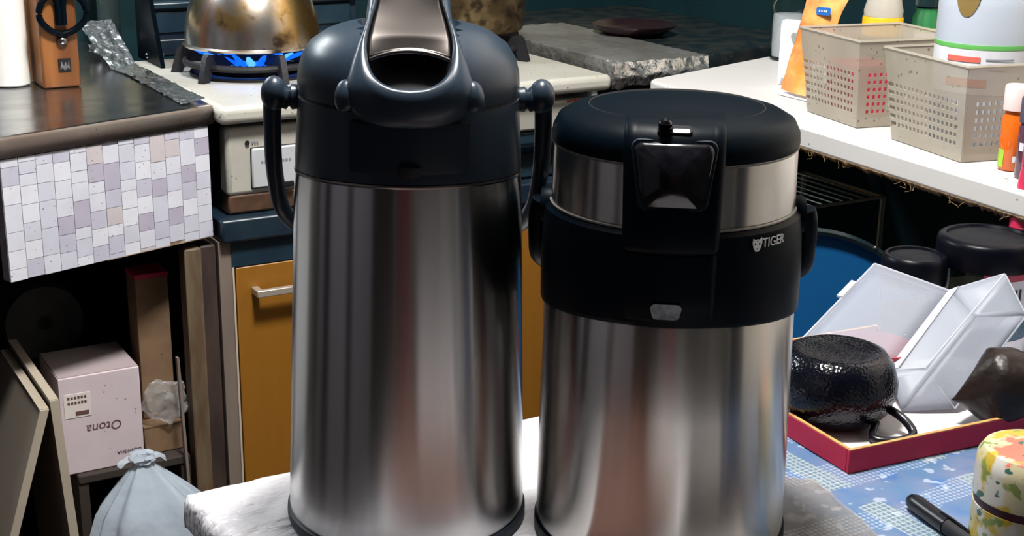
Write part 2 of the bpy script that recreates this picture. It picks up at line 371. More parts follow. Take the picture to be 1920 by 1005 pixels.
def tube(pts, r, n=10, sm=6, closed=False, flat=1.0, up=(0, 0, 1)):
    P = smooth_path(pts, sm) if sm else [Vector(p) for p in pts]
    M = len(P); v, f = [], []
    rr = r if callable(r) else (lambda t: r)
    upv = Vector(up)
    for i, p in enumerate(P):
        if closed: t = (P[(i + 1) % M] - P[i - 1])
        else: t = P[min(i + 1, M - 1)] - P[max(i - 1, 0)]
        t.normalize()
        a = t.cross(upv)
        if a.length < 1e-4: a = t.cross(Vector((1, 0, 0)))
        a.normalize(); b = a.cross(t).normalized()
        q = rr(i / max(1, M - 1))
        for j in range(n):
            an = 2 * PI * j / n
            v.append(tuple(p + a * (q * math.cos(an)) + b * (q * flat * math.sin(an))))
    for i in range(M if closed else M - 1):
        i2 = (i + 1) % M
        for j in range(n):
            j2 = (j + 1) % n
            f.append((i * n + j, i * n + j2, i2 * n + j2, i2 * n + j))
    if not closed:
        f.append(tuple(reversed(range(n)))); f.append(tuple(range((M - 1) * n, M * n)))
    return v, f
def grid(fn, nu, nv, closeu=False):
    v = [tuple(fn(i / nu, j / nv)) for j in range(nv + 1) for i in range(nu + (0 if closeu else 1))]
    m = nu + (0 if closeu else 1)
    f = [(j * m + i, j * m + (i + 1) % m, (j + 1) * m + (i + 1) % m, (j + 1) * m + i) for j in range(nv) for i in range(nu)]
    return v, f
def sphere(c, r, nu=20, nv=12):
    r = r if isinstance(r, tuple) else (r, r, r)
    pr = [(max(math.sin(PI * j / nv), 1e-6 if 0 < j < nv else 1e-6), -math.cos(PI * j / nv)) for j in range(nv + 1)]
    g = lathe(pr, nu)
    return xf(g, lambda p: (c[0] + p[0] * r[0], c[1] + p[1] * r[1], c[2] + p[2] * r[2]))
def curve_mesh(cu):
    o = bpy.data.objects.new('tmp', cu); C.objects.link(o)
    dg = bpy.context.evaluated_depsgraph_get(); dg.update()
    me = bpy.data.meshes.new_from_object(o.evaluated_get(dg))
    g = [tuple(v.co) for v in me.vertices], [tuple(p.vertices) for p in me.polygons]
    bpy.data.objects.remove(o); bpy.data.curves.remove(cu); bpy.data.meshes.remove(me)
    return g
def plate(outlines, th):
    """flat plate in xz, thickness th in y; later outlines are holes"""
    cu = bpy.data.curves.new('tmp', 'CURVE'); cu.dimensions = '2D'; cu.fill_mode = 'BOTH'; cu.extrude = th / 2
    for ol in outlines:
        s = cu.splines.new('POLY'); s.points.add(len(ol) - 1)
        for p, q in zip(s.points, ol): p.co = (q[0], q[1], 0, 1)
        s.use_cyclic_u = True
    return xf(curve_mesh(cu), lambda p: (p[0], -p[2], p[1]))
def text(s, size, th=0.0003, align='CENTER'):
    cu = bpy.data.curves.new('tmp', 'FONT'); cu.body = s; cu.size = size; cu.extrude = th / 2; cu.align_x = align; cu.resolution_u = 4
    return xf(curve_mesh(cu), lambda p: (p[0], -p[2], p[1]))

# ------------------------------------------------------------------ scene helpers
BASE = {}
FRAME = {}
def thing(name, label, cat, base=(0, 0, 0), frame='W', group=None, rot=0.0):
    o = bpy.data.objects.new(name, None); C.objects.link(o); o.empty_display_size = 0.05
    o['label'] = label; o['category'] = cat
    if group: o['group'] = group
    place(o, base, frame, rot)
    return o
def place(o, base, frame, rot=0.0):
    BASE[o.name] = base; FRAME[o.name] = frame
    if frame == 'K': o.location = kw(*base); o.rotation_euler = (0, 0, YAW + rot)
    elif frame == 'T': o.location = tw(*base); o.rotation_euler = (0, 0, TYAW + rot)
    elif frame == 'L': o.location = base; o.rotation_euler = (0, 0, rot); BASE[o.name] = (0, 0, 0)
    else: o.location = base; o.rotation_euler = (0, 0, rot)
def add(name, g, mat, parent=None, base=(0, 0, 0), frame='W', smooth=True, bevel=0.0, seg=2, sub=0, solid=0.0, label=None, angle=40):
    if parent is not None: base = BASE[parent.name]
    fr = frame if parent is None else None
    if fr == 'L': b = (0, 0, 0)
    else: b = base
    me = bpy.data.meshes.new(name)
    me.from_pydata([(p[0] - b[0], p[1] - b[1], p[2] - b[2]) for p in g[0]], [], g[1])
    me.update()
    bm = bmesh.new(); bm.from_mesh(me); bmesh.ops.recalc_face_normals(bm, faces=bm.faces); bm.to_mesh(me); bm.free()
    o = bpy.data.objects.new(name, me); C.objects.link(o)
    ml = mat if isinstance(mat, (list, tuple)) else [mat]
    for q in ml: me.materials.append(MATS[q])
    if smooth:
        for p in me.polygons: p.use_smooth = True
        ca = math.cos(R(angle))
        # sharp edges by angle
        bm = bmesh.new(); bm.from_mesh(me)
        for e in bm.edges:
            if len(e.link_faces) == 2 and e.link_faces[0].normal.dot(e.link_faces[1].normal) < ca: e.smooth = False
        bm.to_mesh(me); bm.free()
    if solid: md = o.modifiers.new('solid', 'SOLIDIFY'); md.thickness = solid; md.offset = 0
    if bevel: md = o.modifiers.new('bevel', 'BEVEL'); md.width = bevel; md.segments = seg; md.limit_method = 'ANGLE'; md.angle_limit = R(35)
    if sub: md = o.modifiers.new('sub', 'SUBSURF'); md.levels = sub; md.render_levels = sub
    if parent is not None:
        o.parent = parent; BASE[o.name] = base
    else:
        place(o, base, fr)
    if label: o['label'] = label
    return o
def tag(o, label, cat, group=None):
    o['label'] = label; o['category'] = cat
    if group: o['group'] = group
    return o
def struct(name, g, mat, frame='K', **k):
    o = add(name, g, mat, frame=frame, **k); o['kind'] = 'structure'; return o

# table frame
TC = W(358, 922, 0.0); TYAW = R(31)
def tw(a, b, z=0.0):
    return (TC[0] + a * math.cos(TYAW) - b * math.sin(TYAW), TC[1] + a * math.sin(TYAW) + b * math.cos(TYAW), z)
def w2t(p):
    x, y = p[0] - TC[0], p[1] - TC[1]
    return (x * math.cos(TYAW) + y * math.sin(TYAW), -x * math.sin(TYAW) + y * math.cos(TYAW))
def w2k(p):
    q = np.array(p[:2]) - O
    return float(q @ E1), float(q @ E2)

FLOOR = -0.70
# ------------------------------------------------------------------ the room
struct('floor', box(-2.4, 1.1, -3.6, 0.70, FLOOR - .05, FLOOR), 'floor_dark', smooth=False)
struct('ceiling', box(-2.4, 1.1, -3.6, 0.70, 1.62, 1.67), 'ceiling_paint', smooth=False)
struct('wall_back', box(-2.4, 1.1, 0.63, 0.70, FLOOR, 1.62), 'wall_cream', smooth=False)
struct('trim_3', box(-0.78, 1.0, 0.62, 0.6299, FLOOR, 1.0), 'wall_teal', smooth=False)
struct('wall_right', box(1.01, 1.10, -3.6, 0.62, FLOOR, 1.62), 'wall_pale', smooth=False)
struct('trim_2', box(1.00, 1.0099, -0.42, 0.6199, FLOOR, 1.0), 'wall_teal', smooth=False)
struct('stripe_panel_1', box(-2.3999, -2.36, -3.45, -2.05, FLOOR, 1.35), 'panel_dark', smooth=False)  # unseen dark panel, added so the flasks reflect a dark stripe
struct('stripe_panel_2', box(-2.15, -1.42, -3.5999, -3.56, FLOOR, 1.35), 'panel_red', smooth=False)  # unseen red panel behind the camera, added as a red stripe in the flasks
struct('stripe_panel_3', box(-0.95, 0.10, -3.5999, -3.56, FLOOR, 1.35), 'panel_dark', smooth=False)  # second dark panel added behind the camera for the steel to mirror
struct('stripe_panel_4', box(0.97, 1.0099, -3.30, -2.35, FLOOR, 1.35), 'panel_dark', smooth=False)  # added dark panel, bounds the bright wall stripe in the steel
struct('stripe_panel_5', box(-2.3999, -2.37, -1.15, -0.90, FLOOR, 1.55), 'panel_dark', smooth=False)  # unseen dark strip added to break up the left wall's reflection
struct('stripe_panel_6', box(-2.3999, -2.37, -0.10, 0.25, FLOOR, 1.55), 'panel_dark', smooth=False)  # another added dark strip for the flasks to reflect
struct('wall_left', box(-2.5, -2.4, -3.6, 0.70, FLOOR, 1.62), 'wall_grey', smooth=False)
struct('wall_rear', box(-2.4, 1.1, -3.7, -3.6, FLOOR, 1.62), 'wall_cream', smooth=False)
struct('trim_1', box(-2.4, 0.9999, 0.600, 0.6199, 0.232, 0.262), 'yellow_trim', smooth=False)

# lamps that light the place
t = thing('ceiling_lamp', 'round white ceiling lamp hanging over the table', 'lamp', (LAMP[0], LAMP[1], 1.62))
add('ceiling_rose', lathe([(0.10, 1.619), (0.10, 1.605), (0.06, 1.595), (0, 1.595)], 48, LAMP[:2]), 'lamp_shell', t)
add('stem', tube([(LAMP[0], LAMP[1], 1.60), (LAMP[0], LAMP[1], LAMP[2] + .14)], .012, 12, 0, up=(1, 0, 0)), 'lamp_shell', t)
add('collar', lathe([(.05, LAMP[2] + .16), (.07, LAMP[2] + .135), (.055, LAMP[2] + .132)], 40, LAMP[:2]), 'lamp_shell', t)
t = thing('sink_lamp', 'long white tube lamp above the sink counter', 'lamp', (-0.45, 0.40, 0.95), 'K')
add('lamp_housing', box(-0.78, -0.12, 0.36, 0.44, 0.935, 0.975), 'lamp_shell', t, bevel=.006)
add('mount', box(-0.47, -0.43, 0.40, 0.6195, 0.975, 1.00), 'lamp_shell', t)

# ------------------------------------------------------------------ sink counter (left)
cp = [(-0.002, 0.016), (-0.002, 0.6), (-0.70, 0.6), (-0.70, -0.206)]
t = thing('sink_counter', 'stained stainless steel sink counter left of the stove', 'counter', (-0.35, 0.2, 0.125), 'K')
add('counter_top', prism(cp, 0.144, 0.150), 'counter_steel', t, smooth=False)
fd = Vector((-0.699, -0.222, 0)).normalized(); fnv = Vector((fd.y * -1, fd.x, 0))  # into the room?
fnv = Vector((fd.y, -fd.x, 0)); fnv = fnv if fnv.y < 0 else -fnv
def along(p0, s, out, z): return (p0[0] + fd.x * s + fnv.x * out, p0[1] + fd.y * s + fnv.y * out, z)
prof = [(0.0, 0.1502), (0.004, 0.1495), (0.006, 0.146), (0.006, 0.128), (0.003, 0.126), (-0.02, 0.126), (-0.02, 0.143)]
def lipg(u, v):
    i = min(int(round(v * (len(prof)))), len(prof)) % len(prof); o_, z = prof[i]
    return along(cp[0], u * 0.73, o_, z)
add('counter_lip', grid(lipg, 12, len(prof)), 'lip_steel', t)

# mosaic-faced drawer under the counter
PA = (-0.008, 0.012); PL = 0.268; PZ0, PZ1 = -0.010, 0.1255
t = thing('mosaic_drawer', 'white and lilac mosaic tiled drawer front below the steel counter', 'drawer', (-0.13, 0.0, PZ0), 'K')
def pp(s, out, z): return along(PA, s, out, z)
def pbox(s0, s1, o0, o1, z0, z1):
    return hexa([pp(s0, o1, z0), pp(s1, o1, z0), pp(s1, o0, z0), pp(s0, o0, z0)], [pp(s0, o1, z1), pp(s1, o1, z1), pp(s1, o0, z1), pp(s0, o0, z1)])
pan = add('panel', pbox(0, PL, -0.014, 0.0, PZ0, PZ1), 'tile_grout', t, smooth=False)
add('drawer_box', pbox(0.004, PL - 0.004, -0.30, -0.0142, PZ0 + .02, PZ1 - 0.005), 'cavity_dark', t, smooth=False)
add('worn_edge', pbox(0.0, PL * .55, -0.003, 0.0011, PZ0 - 0.001, PZ0 + 0.0022), 'grime', t, smooth=False)
TS = 0.0206; rnd = random.Random(3)
cols = int(math.ceil(PL / TS)); meshes = {}
for ci in range(cols):
    off = (ci % 2) * TS * 0.42 + rnd.uniform(-.08, .08) * TS + 0.06 * TS * ci
    off = off % TS
    z = PZ0 - TS + off
    s0 = ci * TS + .0003; s1 = min((ci + 1) * TS - .0003, PL)
    if s1 - s0 < .004: continue
    while z < PZ1:
        h = TS
        if rnd.random() < 0.22: h = TS * rnd.choice((1.5, 0.65))
        za, zb = max(z, PZ0), min(z + h - .0006, PZ1)
        if zb - za > 0.003:
            q = rnd.random(); mi = 0 if q < .3 else 1 if q < .52 else 3 if q < .72 else 2 if q < .86 else 4 if q < .93 else 5
            d = 0.0011 + rnd.uniform(0, .0005)
            add('tile', pbox(s0, s1, 0.0, d, za, zb), 'tile_%d' % mi, pan, smooth=False)
        z += h

# things on the sink counter
b = K(22, 160, 0.15)
t = thing('white_bottle', 'white cylindrical bottle at the left end of the steel counter', 'bottle', (b[0], b[1], 0.15), 'K')
add('bottle_body', lathe([(0.020, 0.1505), (0.0235, 0.153), (0.0235, 0.30), (0.019, 0.325), (0.012, 0.335)], 40, b), 'bottle_white', t)
add('bottle_cap', lathe([(0.013, 0.335), (0.013, 0.36), (0.0, 0.362)], 32, b), 'bottle_maroon', t)
b = K(2, 148, 0.15); b = (b[0] - .017, b[1])
t = thing('maroon_bottle', 'dark maroon bottle cut off by the left edge of the picture', 'bottle', (b[0], b[1], 0.15), 'K')
add('bottle_body', lathe([(0.014, 0.1505), (0.016, 0.153), (0.016, 0.27), (0.008, 0.30)], 32, b), 'bottle_maroon', t)
add('bottle_cap', lathe([(0.009, 0.30), (0.009, 0.33), (0.0, 0.331)], 24, b), 'black_plastic', t)

f0 = K(82, 168, 0.15); f1 = K(164, 160, 0.15)
bx, by = f0; bw = 0.047
t = thing('wooden_block', 'orange-brown varnished wooden block with a black loop handle', 'wooden block', (bx + bw / 2, by + .035, 0.15), 'K')
wb = add('block_body', box(bx, bx + bw, by, by + 0.075, 0.1505, 0.345), 'wood_block', t, bevel=.003)
cx = bx + bw * .42
def on_front(px, py):
    a, z = F(px, py, by); return a, z
hx, hz = on_front(116, 76)
add('screw', xf(sphere((0, 0, 0), 1.0, 20, 12), lambda p: (hx + p[0] * .0075, by - 0.002 + p[1] * .006, hz + p[2] * .0065)), 'steel_plate', t)
for sgn, w_ in ((-1, .026), (1, .030)):
    pts = [(hx, by - .005, hz + .008), (hx + sgn * w_ * .55, by - .006, hz + .014), (hx + sgn * w_, by - .008, hz + .028), (hx + sgn * w_ * .95, by - .008, hz + .045), (hx + sgn * w_ * .5, by - .007, hz + .058), (hx + sgn * .004, by - .006, hz + .05), (hx + sgn * .003, by - .005, hz + .02)]
    add('loop_handle', tube(pts, 0.0042, 10, 6), 'black_plastic', t)
ex, ez = on_front(121, 122)
em = add('emblem_plate', box(ex - .0078, ex + .0078, by - .0012, by + .0002, ez - .0085, ez + .0085), 'seam_dark', t, bevel=.0006)
add('emblem_mark', plate([[(ex - .006, ez - .006), (ex - .004, ez + .006), (ex - .001, ez - .001), (ex + .001, ez + .005), (ex + .003, ez - .001), (ex + .0055, ez + .0065), (ex + .006, ez - .006), (ex + .0035, ez - .003), (ex, ez - .0065), (ex - .0035, ez - .003)]], .0006), 'foil', em)
o = BASE[t.name]
for ch in list(t.children) + list(em.children):
    if ch.name.startswith('emblem_mark'):
        for v in ch.data.vertices: v.co.y += by - .0015
# ^ the plate is modelled at y = 0 of the counter frame and slides onto the block face

bk = K(208, 88, 0.15)
t = thing('dark_glass_bottle', 'dark glass bottle behind the wooden block beside the crumpled foil', 'bottle', (bk[0], bk[1], .15), 'K')
add('bottle_body', lathe([(0.014, .1505), (0.0165, .153), (0.0165, .26), (0.007, .29), (0.007, .33)], 32, bk), 'dark_glass', t)
add('bottle_cap', lathe([(0.008, .33), (0.008, .345), (0, .346)], 24, bk), 'black_plastic', t)

def crumple(fn, nu, nv, amp, sc, seed):
    def q(u, v):
        p = Vector(fn(u, v)); n = noise.noise_vector(p * sc + Vector((seed, seed, seed)))
        n2 = noise.noise_vector(p * sc * 2.7 + Vector((seed, 3, seed)))
        return p + n * amp + n2 * amp * .5
    return grid(q, nu, nv)
# foil lining along the gap beside the stove
g = crumple(lambda u, v: (-0.034 + .029 * u - .045 * (1 - u) * max(0, v - .6), .024 + .41 * v, .1522 + max(0, v - .72) * .17 + .004 * u), 24, 120, .0017, 95, 1.3)
o = add('foil_sheet', xf(g, lambda p: (p[0], p[1], max(p[2], .1507))), 'foil', base=(-0.05, .2, .15), frame='K', angle=70)
tag(o, 'thin aluminium foil sheet lying on the steel counter edge beside the stove', 'foil')
for i, (px, py, s) in enumerate(((205, 110, .022), (292, 116, .011))):
    c = K(px, py, .15)
    g = sphere((0, 0, 0), 1.0, 26, 16)
    def fz(p):
        n = noise.noise_vector(Vector(p) * 2.4 + Vector((i * 7, 1, 2))) * .55
        return (c[0] + (p[0] + n.x) * s, c[1] + (p[1] + n.y) * s * .8, max(.1545, .15 + s * .8 + (p[2] + n.z) * s * .8))
    o = add('foil_lump', xf(g, fz), 'foil', base=(c[0], c[1], .15), frame='K', angle=25)
    tag(o, ('larger crumpled foil lump beside the dark glass bottle', 'small shiny crumpled foil ball at the stove corner')[i], 'foil')

# ------------------------------------------------------------------ gas stove on its low cabinet
SW = 0.556
t = thing('gas_stove', 'white grimy two-burner gas stove', 'stove', (SW / 2, .2, 0.0), 'K')
add('stove_top', box(0.0, SW, -0.012, 0.385, 0.128, 0.150), 'stove_white', t, bevel=.008, seg=3)
add('stove_body', box(0.016, SW - .012, 0.03, 0.375, 0.012, 0.128), 'teal_enamel', t, smooth=False)
# control front left: sloping white panel and battery cover
def slab(x0, x1, ya, yb, za, zb, th):   # ya at bottom za, yb at top zb
    return hexa([(x0, ya, za), (x1, ya, za), (x1, ya + th, za), (x0, ya + th, za)], [(x0, yb, zb), (x1, yb, zb), (x1, yb + th, zb), (x0, yb + th, zb)])
fp = add('front_panel', slab(0.012, 0.20, 0.008, 0.004, 0.036, 0.121, .03), 'stove_white', t, bevel=.006, seg=3)
add('lower_skirt', slab(0.014, 0.205, 0.016, 0.009, 0.0115, 0.037, .025), 'stove_rust', t, bevel=.003)
x0, z1 = F(468, 279, .004); x1_, z0 = F(487, 352, .006)
add('battery_cover', slab(x0 + .002, x0 + .10, .0042, .0012, z0, z1, .006), 'stove_cover', t, bevel=.002)
add('cover_groove', slab(x0 + .0008, x0 + .1012, .0060, .0035, z0 - .0012, z1 + .0012, .004), 'seam_dark', t, bevel=.002)
add('cover_catch', slab(x0 + .028, x0 + .055, .002, .0012, z0 - .002, z0 + .005, .006), 'seam_dark', t, bevel=.001)
dx, dz = F(464, 268, .003)
add('indicator', xf(lathe([(0.0028, -.001), (0.0028, .001), (0, .001)], 20), lambda p: (dx + p[0], .0035 + p[2], dz + p[1])), 'seam_dark', t)
for i in range(3):
    add('print_mark', box(dx + .006 + i * .003, dx + .0078 + i * .003, .0030, .0042, dz - .001, dz + .0012), 'grey_print', t, smooth=False)
cz = z1 - .018
for i in range(9):
    add('print_mark', slab(x0 + .013 + i * .0045, x0 + .0162 + i * .0045, .0022, .0019, cz - .0018, cz + .002, .0006), 'grey_print', t, smooth=False)
# right side: white control strip, dark grill door
add('control_strip', slab(0.30, SW - .004, 0.010, 0.004, 0.078, 0.118, .03), 'stove_white', t, bevel=.004)
add('grill_door', slab(0.205, SW - .02, 0.016, 0.016, 0.012, 0.077, .02), 'teal_enamel', t, bevel=.003)
add('grill_handle', box(0.30, SW - .04, 0.000, 0.014, 0.050, 0.062), 'black_plastic', t, bevel=.003)
kx, kz = F(1112, 168, -.002)
add('knob', hexa([(kx - .004, -.006, kz - .010), (kx + .006, -.006, kz - .010), (kx + .006, .006, kz - .010), (kx - .004, .006, kz - .010)],
                 [(kx - .007, -.004, kz + .012), (kx + .004, -.004, kz + .012), (kx + .004, .006, kz + .012), (kx - .007, .006, kz + .012)]), 'stove_cover', t, bevel=.002)
for i in range(13):
    rx, rzz = F(1064 + i * 3.6, 189 - i * .4, .006)
    add('red_mark', box(rx - .0009, rx + .0007, .0030, .0058, rzz - .0012, rzz + .0012), 'stripe_red', t, smooth=False)
for i in range(5):
    rx, rzz = F(1014 + i * 3.8, 191 - i * .4, .006)
    add('red_mark', box(rx - .0009, rx + .0009, .0030, .0058, rzz - .0014, rzz + .0014), 'stripe_red', t, smooth=False)
BURN = [(0.126, 0.215), (0.445, 0.225)]
for i, (bx_, by_) in enumerate(BURN):
    t2 = t
    add('burner_cap', lathe([(0.045, .150), (0.045, .160), (0.034, .164), (0.034, .171), (0.0, .173)], 40, (bx_, by_)), 'cast_iron', t)
    add('drip_ring', lathe([(0.085, .1505), (0.085, .154), (0.062, .153), (0.062, .1505)], 48, (bx_, by_)), 'cast_iron', t)
    gt = thing('pan_support', ('black cast iron pan support under the stained steel kettle', 'black cast iron pan support behind the tall flask, under the brown pot')[i], 'pan support', (bx_, by_, .15), 'K')
    add('ring', tube([(bx_ + 0.09 * math.cos(a * PI / 20), by_ + 0.09 * math.sin(a * PI / 20), .168) for a in range(40)], .0045, 8, 0, True), 'cast_iron', gt)
    for q in range(6):
        a = R((32 if i == 0 else 6) + 60 * q); ca, sa = math.cos(a), math.sin(a)
        def fin(p, ca=ca, sa=sa): return (bx_ + ca * p[0] - sa * p[1], by_ + sa * p[0] + ca * p[1], p[2])
        g = plate([[(0.040, .178), (0.096, .1865), (0.101, .1825), (0.111, .1505), (0.096, .1505), (0.090, .164), (0.040, .168)]], .008)
        add('prong', xf(g, fin), 'cast_iron', gt, bevel=.001)
# flame under the kettle
fl = thing('gas_flame', 'blue gas flame licking under the stained steel kettle', 'flame', (BURN[0][0], BURN[0][1], .164), 'K')
for q in range(22):
    a = 2 * PI * q / 22; rr_ = random.Random(q); Lq = .040 + rr_.uniform(-.004, .012)
    ca, sa = math.cos(a), math.sin(a)
    pts = [(BURN[0][0] + ca * s, BURN[0][1] + sa * s, z) for s, z in ((.035, .167), (.048, .171), (.035 + Lq * .7, .179), (.035 + Lq, .1835))]
    add('flame_tongue', tube(pts, lambda u: .0062 * (1 - u) ** .6 + .0004, 8, 4, flat=.6), 'flame' if q % 3 else 'flame_core', fl)

def kettle(name, label, c, z0, mat, Rr, hgt, group=None):
    t = thing(name, label, 'kettle', (c[0], c[1], z0), 'K')
    add('kettle_body', lathe([(Rr * .90, z0), (Rr * .985, z0 + .0015), (Rr, z0 + .004), (Rr * .965, z0 + .006), (Rr * .962, z0 + .012), (Rr * .955, z0 + .025), (Rr * .92, z0 + .043), (Rr * .84, z0 + .067), (Rr * .70, z0 + .089), (Rr * .54, z0 + .104), (Rr * .47, z0 + hgt)], 72, c), mat, t)
    add('lid', lathe([(Rr * .50, z0 + hgt), (Rr * .5, z0 + hgt + .004), (Rr * .3, z0 + hgt + .012), (0, z0 + hgt + .015)], 48, c), mat, t)
    add('lid_knob', lathe([(.006, z0 + hgt + .012), (.006, z0 + hgt + .022), (.013, z0 + hgt + .027), (.012, z0 + hgt + .036), (0, z0 + hgt + .039)], 24, c), 'black_plastic', t)
    h = z0 + hgt
    add('handle', tube([(c[0] - Rr * .66, c[1], h - .02), (c[0] - Rr * .8, c[1], h + .05), (c[0] - Rr * .4, c[1], h + .095), (c[0] + Rr * .4, c[1], h + .095), (c[0] + Rr * .8, c[1], h + .05), (c[0] + Rr * .66, c[1], h - .02)], .006, 10, 6, up=(0, 1, 0)), 'black_plastic', t)
    a = R(100)
    add('spout', tube([(c[0] + math.cos(a) * Rr * .8, c[1] + math.sin(a) * Rr * .8, z0 + hgt * .5), (c[0] + math.cos(a) * Rr * 1.15, c[1] + math.sin(a) * Rr * 1.15, z0 + hgt * .75), (c[0] + math.cos(a) * Rr * 1.4, c[1] + math.sin(a) * Rr * 1.4, z0 + hgt * 1.0)], lambda u: .017 - .007 * u, 14, 6, up=(1, 0, 0)), mat, t)
    return t
kettle('stained_kettle', 'scorched and stained steel kettle on the left burner over a flame', BURN[0], .187, 'kettle_steel', .0925, .110)
# the brown pot on the right burner
c = (BURN[1][0] + .008, BURN[1][1])
t = thing('brown_pot', 'scorched brown metal pot on the right burner behind the tall flask', 'pot', (c[0], c[1], .187), 'K')
add('pot_body', lathe([(.074, .187), (.083, .191), (.087, .200), (.088, .30), (.091, .303), (.089, .305), (.086, .302), (.084, .20), (0, .198)], 64, c), 'kettle_brass', t)
add('pot_lid', lathe([(.0895, .3055), (.0895, .309), (.05, .320), (0, .324)], 48, c), 'kettle_brass', t)
add('lid_knob', lathe([(.006, .323), (.006, .333), (.014, .338), (.012, .346), (0, .348)], 24, c), 'black_plastic', t)

# stove guard behind the burners
gk = 0.405
t = thing('stove_guard', 'dark teal metal splash guard standing behind the stove', 'splash guard', (.25, gk, .15), 'K')
add('back_panel', box(0.03, .36, gk, gk + .006, .1505, .27), 'navy_enamel', t, smooth=False)
add('ledge', box(0.03, .36, gk - .012, gk, .218, .228), 'teal_enamel', t, bevel=.003)
add('raised_panel', box(0.045, .35, gk - .004, gk, .183, .214), 'teal_enamel', t, bevel=.002)
add('foot_rail', box(0.03, .36, gk - .010, gk, .1505, .176), 'navy_enamel', t, bevel=.003)
add('side_wing', hexa([(.024, .30, .1505), (.030, .30, .1505), (.030, gk + .006, .1505), (.024, gk + .006, .1505)], [(.012, .31, .27), (.018, .31, .27), (.03, gk + .006, .27), (.024, gk + .006, .27)]), 'black_plastic', t, smooth=False)

# counter right of the stove with foil-wrapped edge
cz = 0.158
t = thing('dark_counter', 'dark worktop in the corner right of the stove', 'counter', (.8, .3, cz - .03), 'K')
add('counter_top', prism([(.592, .020), (.72, .028), (.999, .090), (.999, .6), (.592, .6)], cz - .03, cz), 'dark_top', t, bevel=.002)
add('cabinet_body', box(.61, .999, .10, .6, FLOOR, cz - .03), 'cavity_dark', t, smooth=False)
def foilf(u, v):
    # u: from the stove side over the top; v: front to back
    s = u * .18
    if s < .03: x, z = .586, cz - .027 + s
    else: x, z = .586 + (s - .03), cz + .003
    y = .012 + v * .40
    return (x, y, z)
g = crumple(foilf, 34, 50, .0013, 60, 4.2)
t = thing('foil_wrap', 'grey greasy aluminium foil wrapped over the worktop edge beside the stove', 'foil', (.65, .2, cz - .03), 'K')
add('top_sheet', xf(g, lambda p: (p[0], p[1], max(p[2], cz + .0008) if p[0] > .594 else p[2])), 'foil_dull', t, angle=70)
def foilh(u, v):
    return (.566 + u * .165, .008 - .003 * math.sin(v * 3), cz + .004 - v * (.034 + .010 * noise.noise(Vector((u * 6, 0, 3)))))
add('hanging_edge', crumple(foilh, 40, 12, .0022, 110, 9.1), 'foil', t, angle=25)
c1 = K(1172, 66, cz); c1 = (c1[0] + .014, c1[1] - .004)
t = thing('maroon_pan', 'dark maroon shallow round pan lying on the dark worktop', 'pan', (c1[0], c1[1], cz), 'K')
add('pan_body', lathe([(.040, cz + .0005), (.043, cz + .0005), (.064, cz + .014), (.066, cz + .018), (.063, cz + .0185), (.040, cz + .012), (.0, cz + .011)], 56, c1), 'maroon', t)

# low cabinet under the stove: dark top, orange doors
t = thing('stove_cabinet', 'low kitchen cabinet with ochre doors under the gas stove', 'cabinet', (.28, .2, FLOOR), 'K')
add('cabinet_top', box(-.002, .56, -.006, .40, -.018, .0105), 'navy_enamel', t, bevel=.003)
add('fascia', box(0.012, .548, .004, .03, -.052, -.0185), 'teal_enamel', t, smooth=False)
add('side_panel', box(-.004, .012, .006, .39, FLOOR, -.0185), 'cabinet_side', t, smooth=False)
add('side_edge', box(.0121, .0145, .004, .014, FLOOR, -.052), 'cream_edge', t, smooth=False)
add('side_panel', box(.548, .56, .006, .39, FLOOR, -.0185), 'cabinet_side', t, smooth=False)
add('back_panel', box(.012, .548, .38, .39, FLOOR, -.0185), 'cavity_dark', t, smooth=False)
for i, (a, b_) in enumerate(((.0165, .277), (.280, .545))):
    d = add('door', box(a, b_, .004, .022, FLOOR + .06, -.0535), 'orange_door', t, bevel=.0015)
    if i == 0:
        hx0, hz0 = F(480, 549, -.012)
        add('handle', merge(box(hx0, hx0 + .085, -.018, -.010, hz0 - .006, hz0 + .003), box(hx0, hx0 + .009, -.012, .005, hz0 - .006, hz0 + .003), box(hx0 + .076, hx0 + .085, -.012, .005, hz0 - .006, hz0 + .003)), 'dull_handle', d, bevel=.0012, label='dull champagne metal bar handle')
    else:
        add('handle', merge(box(.45, .535, -.018, -.010, hz0 - .006, hz0 + .003), box(.45, .459, -.012, .005, hz0 - .006, hz0 + .003), box(.526, .535, -.012, .005, hz0 - .006, hz0 + .003)), 'dull_handle', d, bevel=.0012)
add('plinth', box(.012, .548, .03, .05, FLOOR, FLOOR + .058), 'cavity_dark', t, smooth=False)

# ------------------------------------------------------------------ under the sink counter
t = thing('counter_post', 'rough brown wooden post holding the counter beside the ochre cabinet', 'post', (-.03, .03, FLOOR), 'K')
add('front_batten', box(-.047, -.026, .004, .03, FLOOR, -.022), 'post_wood', t, bevel=.002)
add('rear_batten', box(-.026, -.006, .010, .05, FLOOR, -.022), 'post_dark', t, bevel=.002)
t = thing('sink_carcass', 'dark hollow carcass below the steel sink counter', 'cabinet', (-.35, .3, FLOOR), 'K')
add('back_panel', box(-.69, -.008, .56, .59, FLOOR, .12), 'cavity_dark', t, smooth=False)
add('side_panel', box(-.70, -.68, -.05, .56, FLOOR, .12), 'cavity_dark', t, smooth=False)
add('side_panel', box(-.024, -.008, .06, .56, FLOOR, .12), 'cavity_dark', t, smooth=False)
add('door', pbox(.335, .70, -.02, 0.0, -.24, .122), 'stove_cover', t, smooth=False)  # unseen white panel, added to brighten the left edge of the tall flask
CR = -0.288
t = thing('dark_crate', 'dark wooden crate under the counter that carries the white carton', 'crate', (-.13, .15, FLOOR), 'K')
add('crate_top', box(-.193, -.054, .004, .30, CR - .012, CR), 'crate_dark', t, bevel=.002)
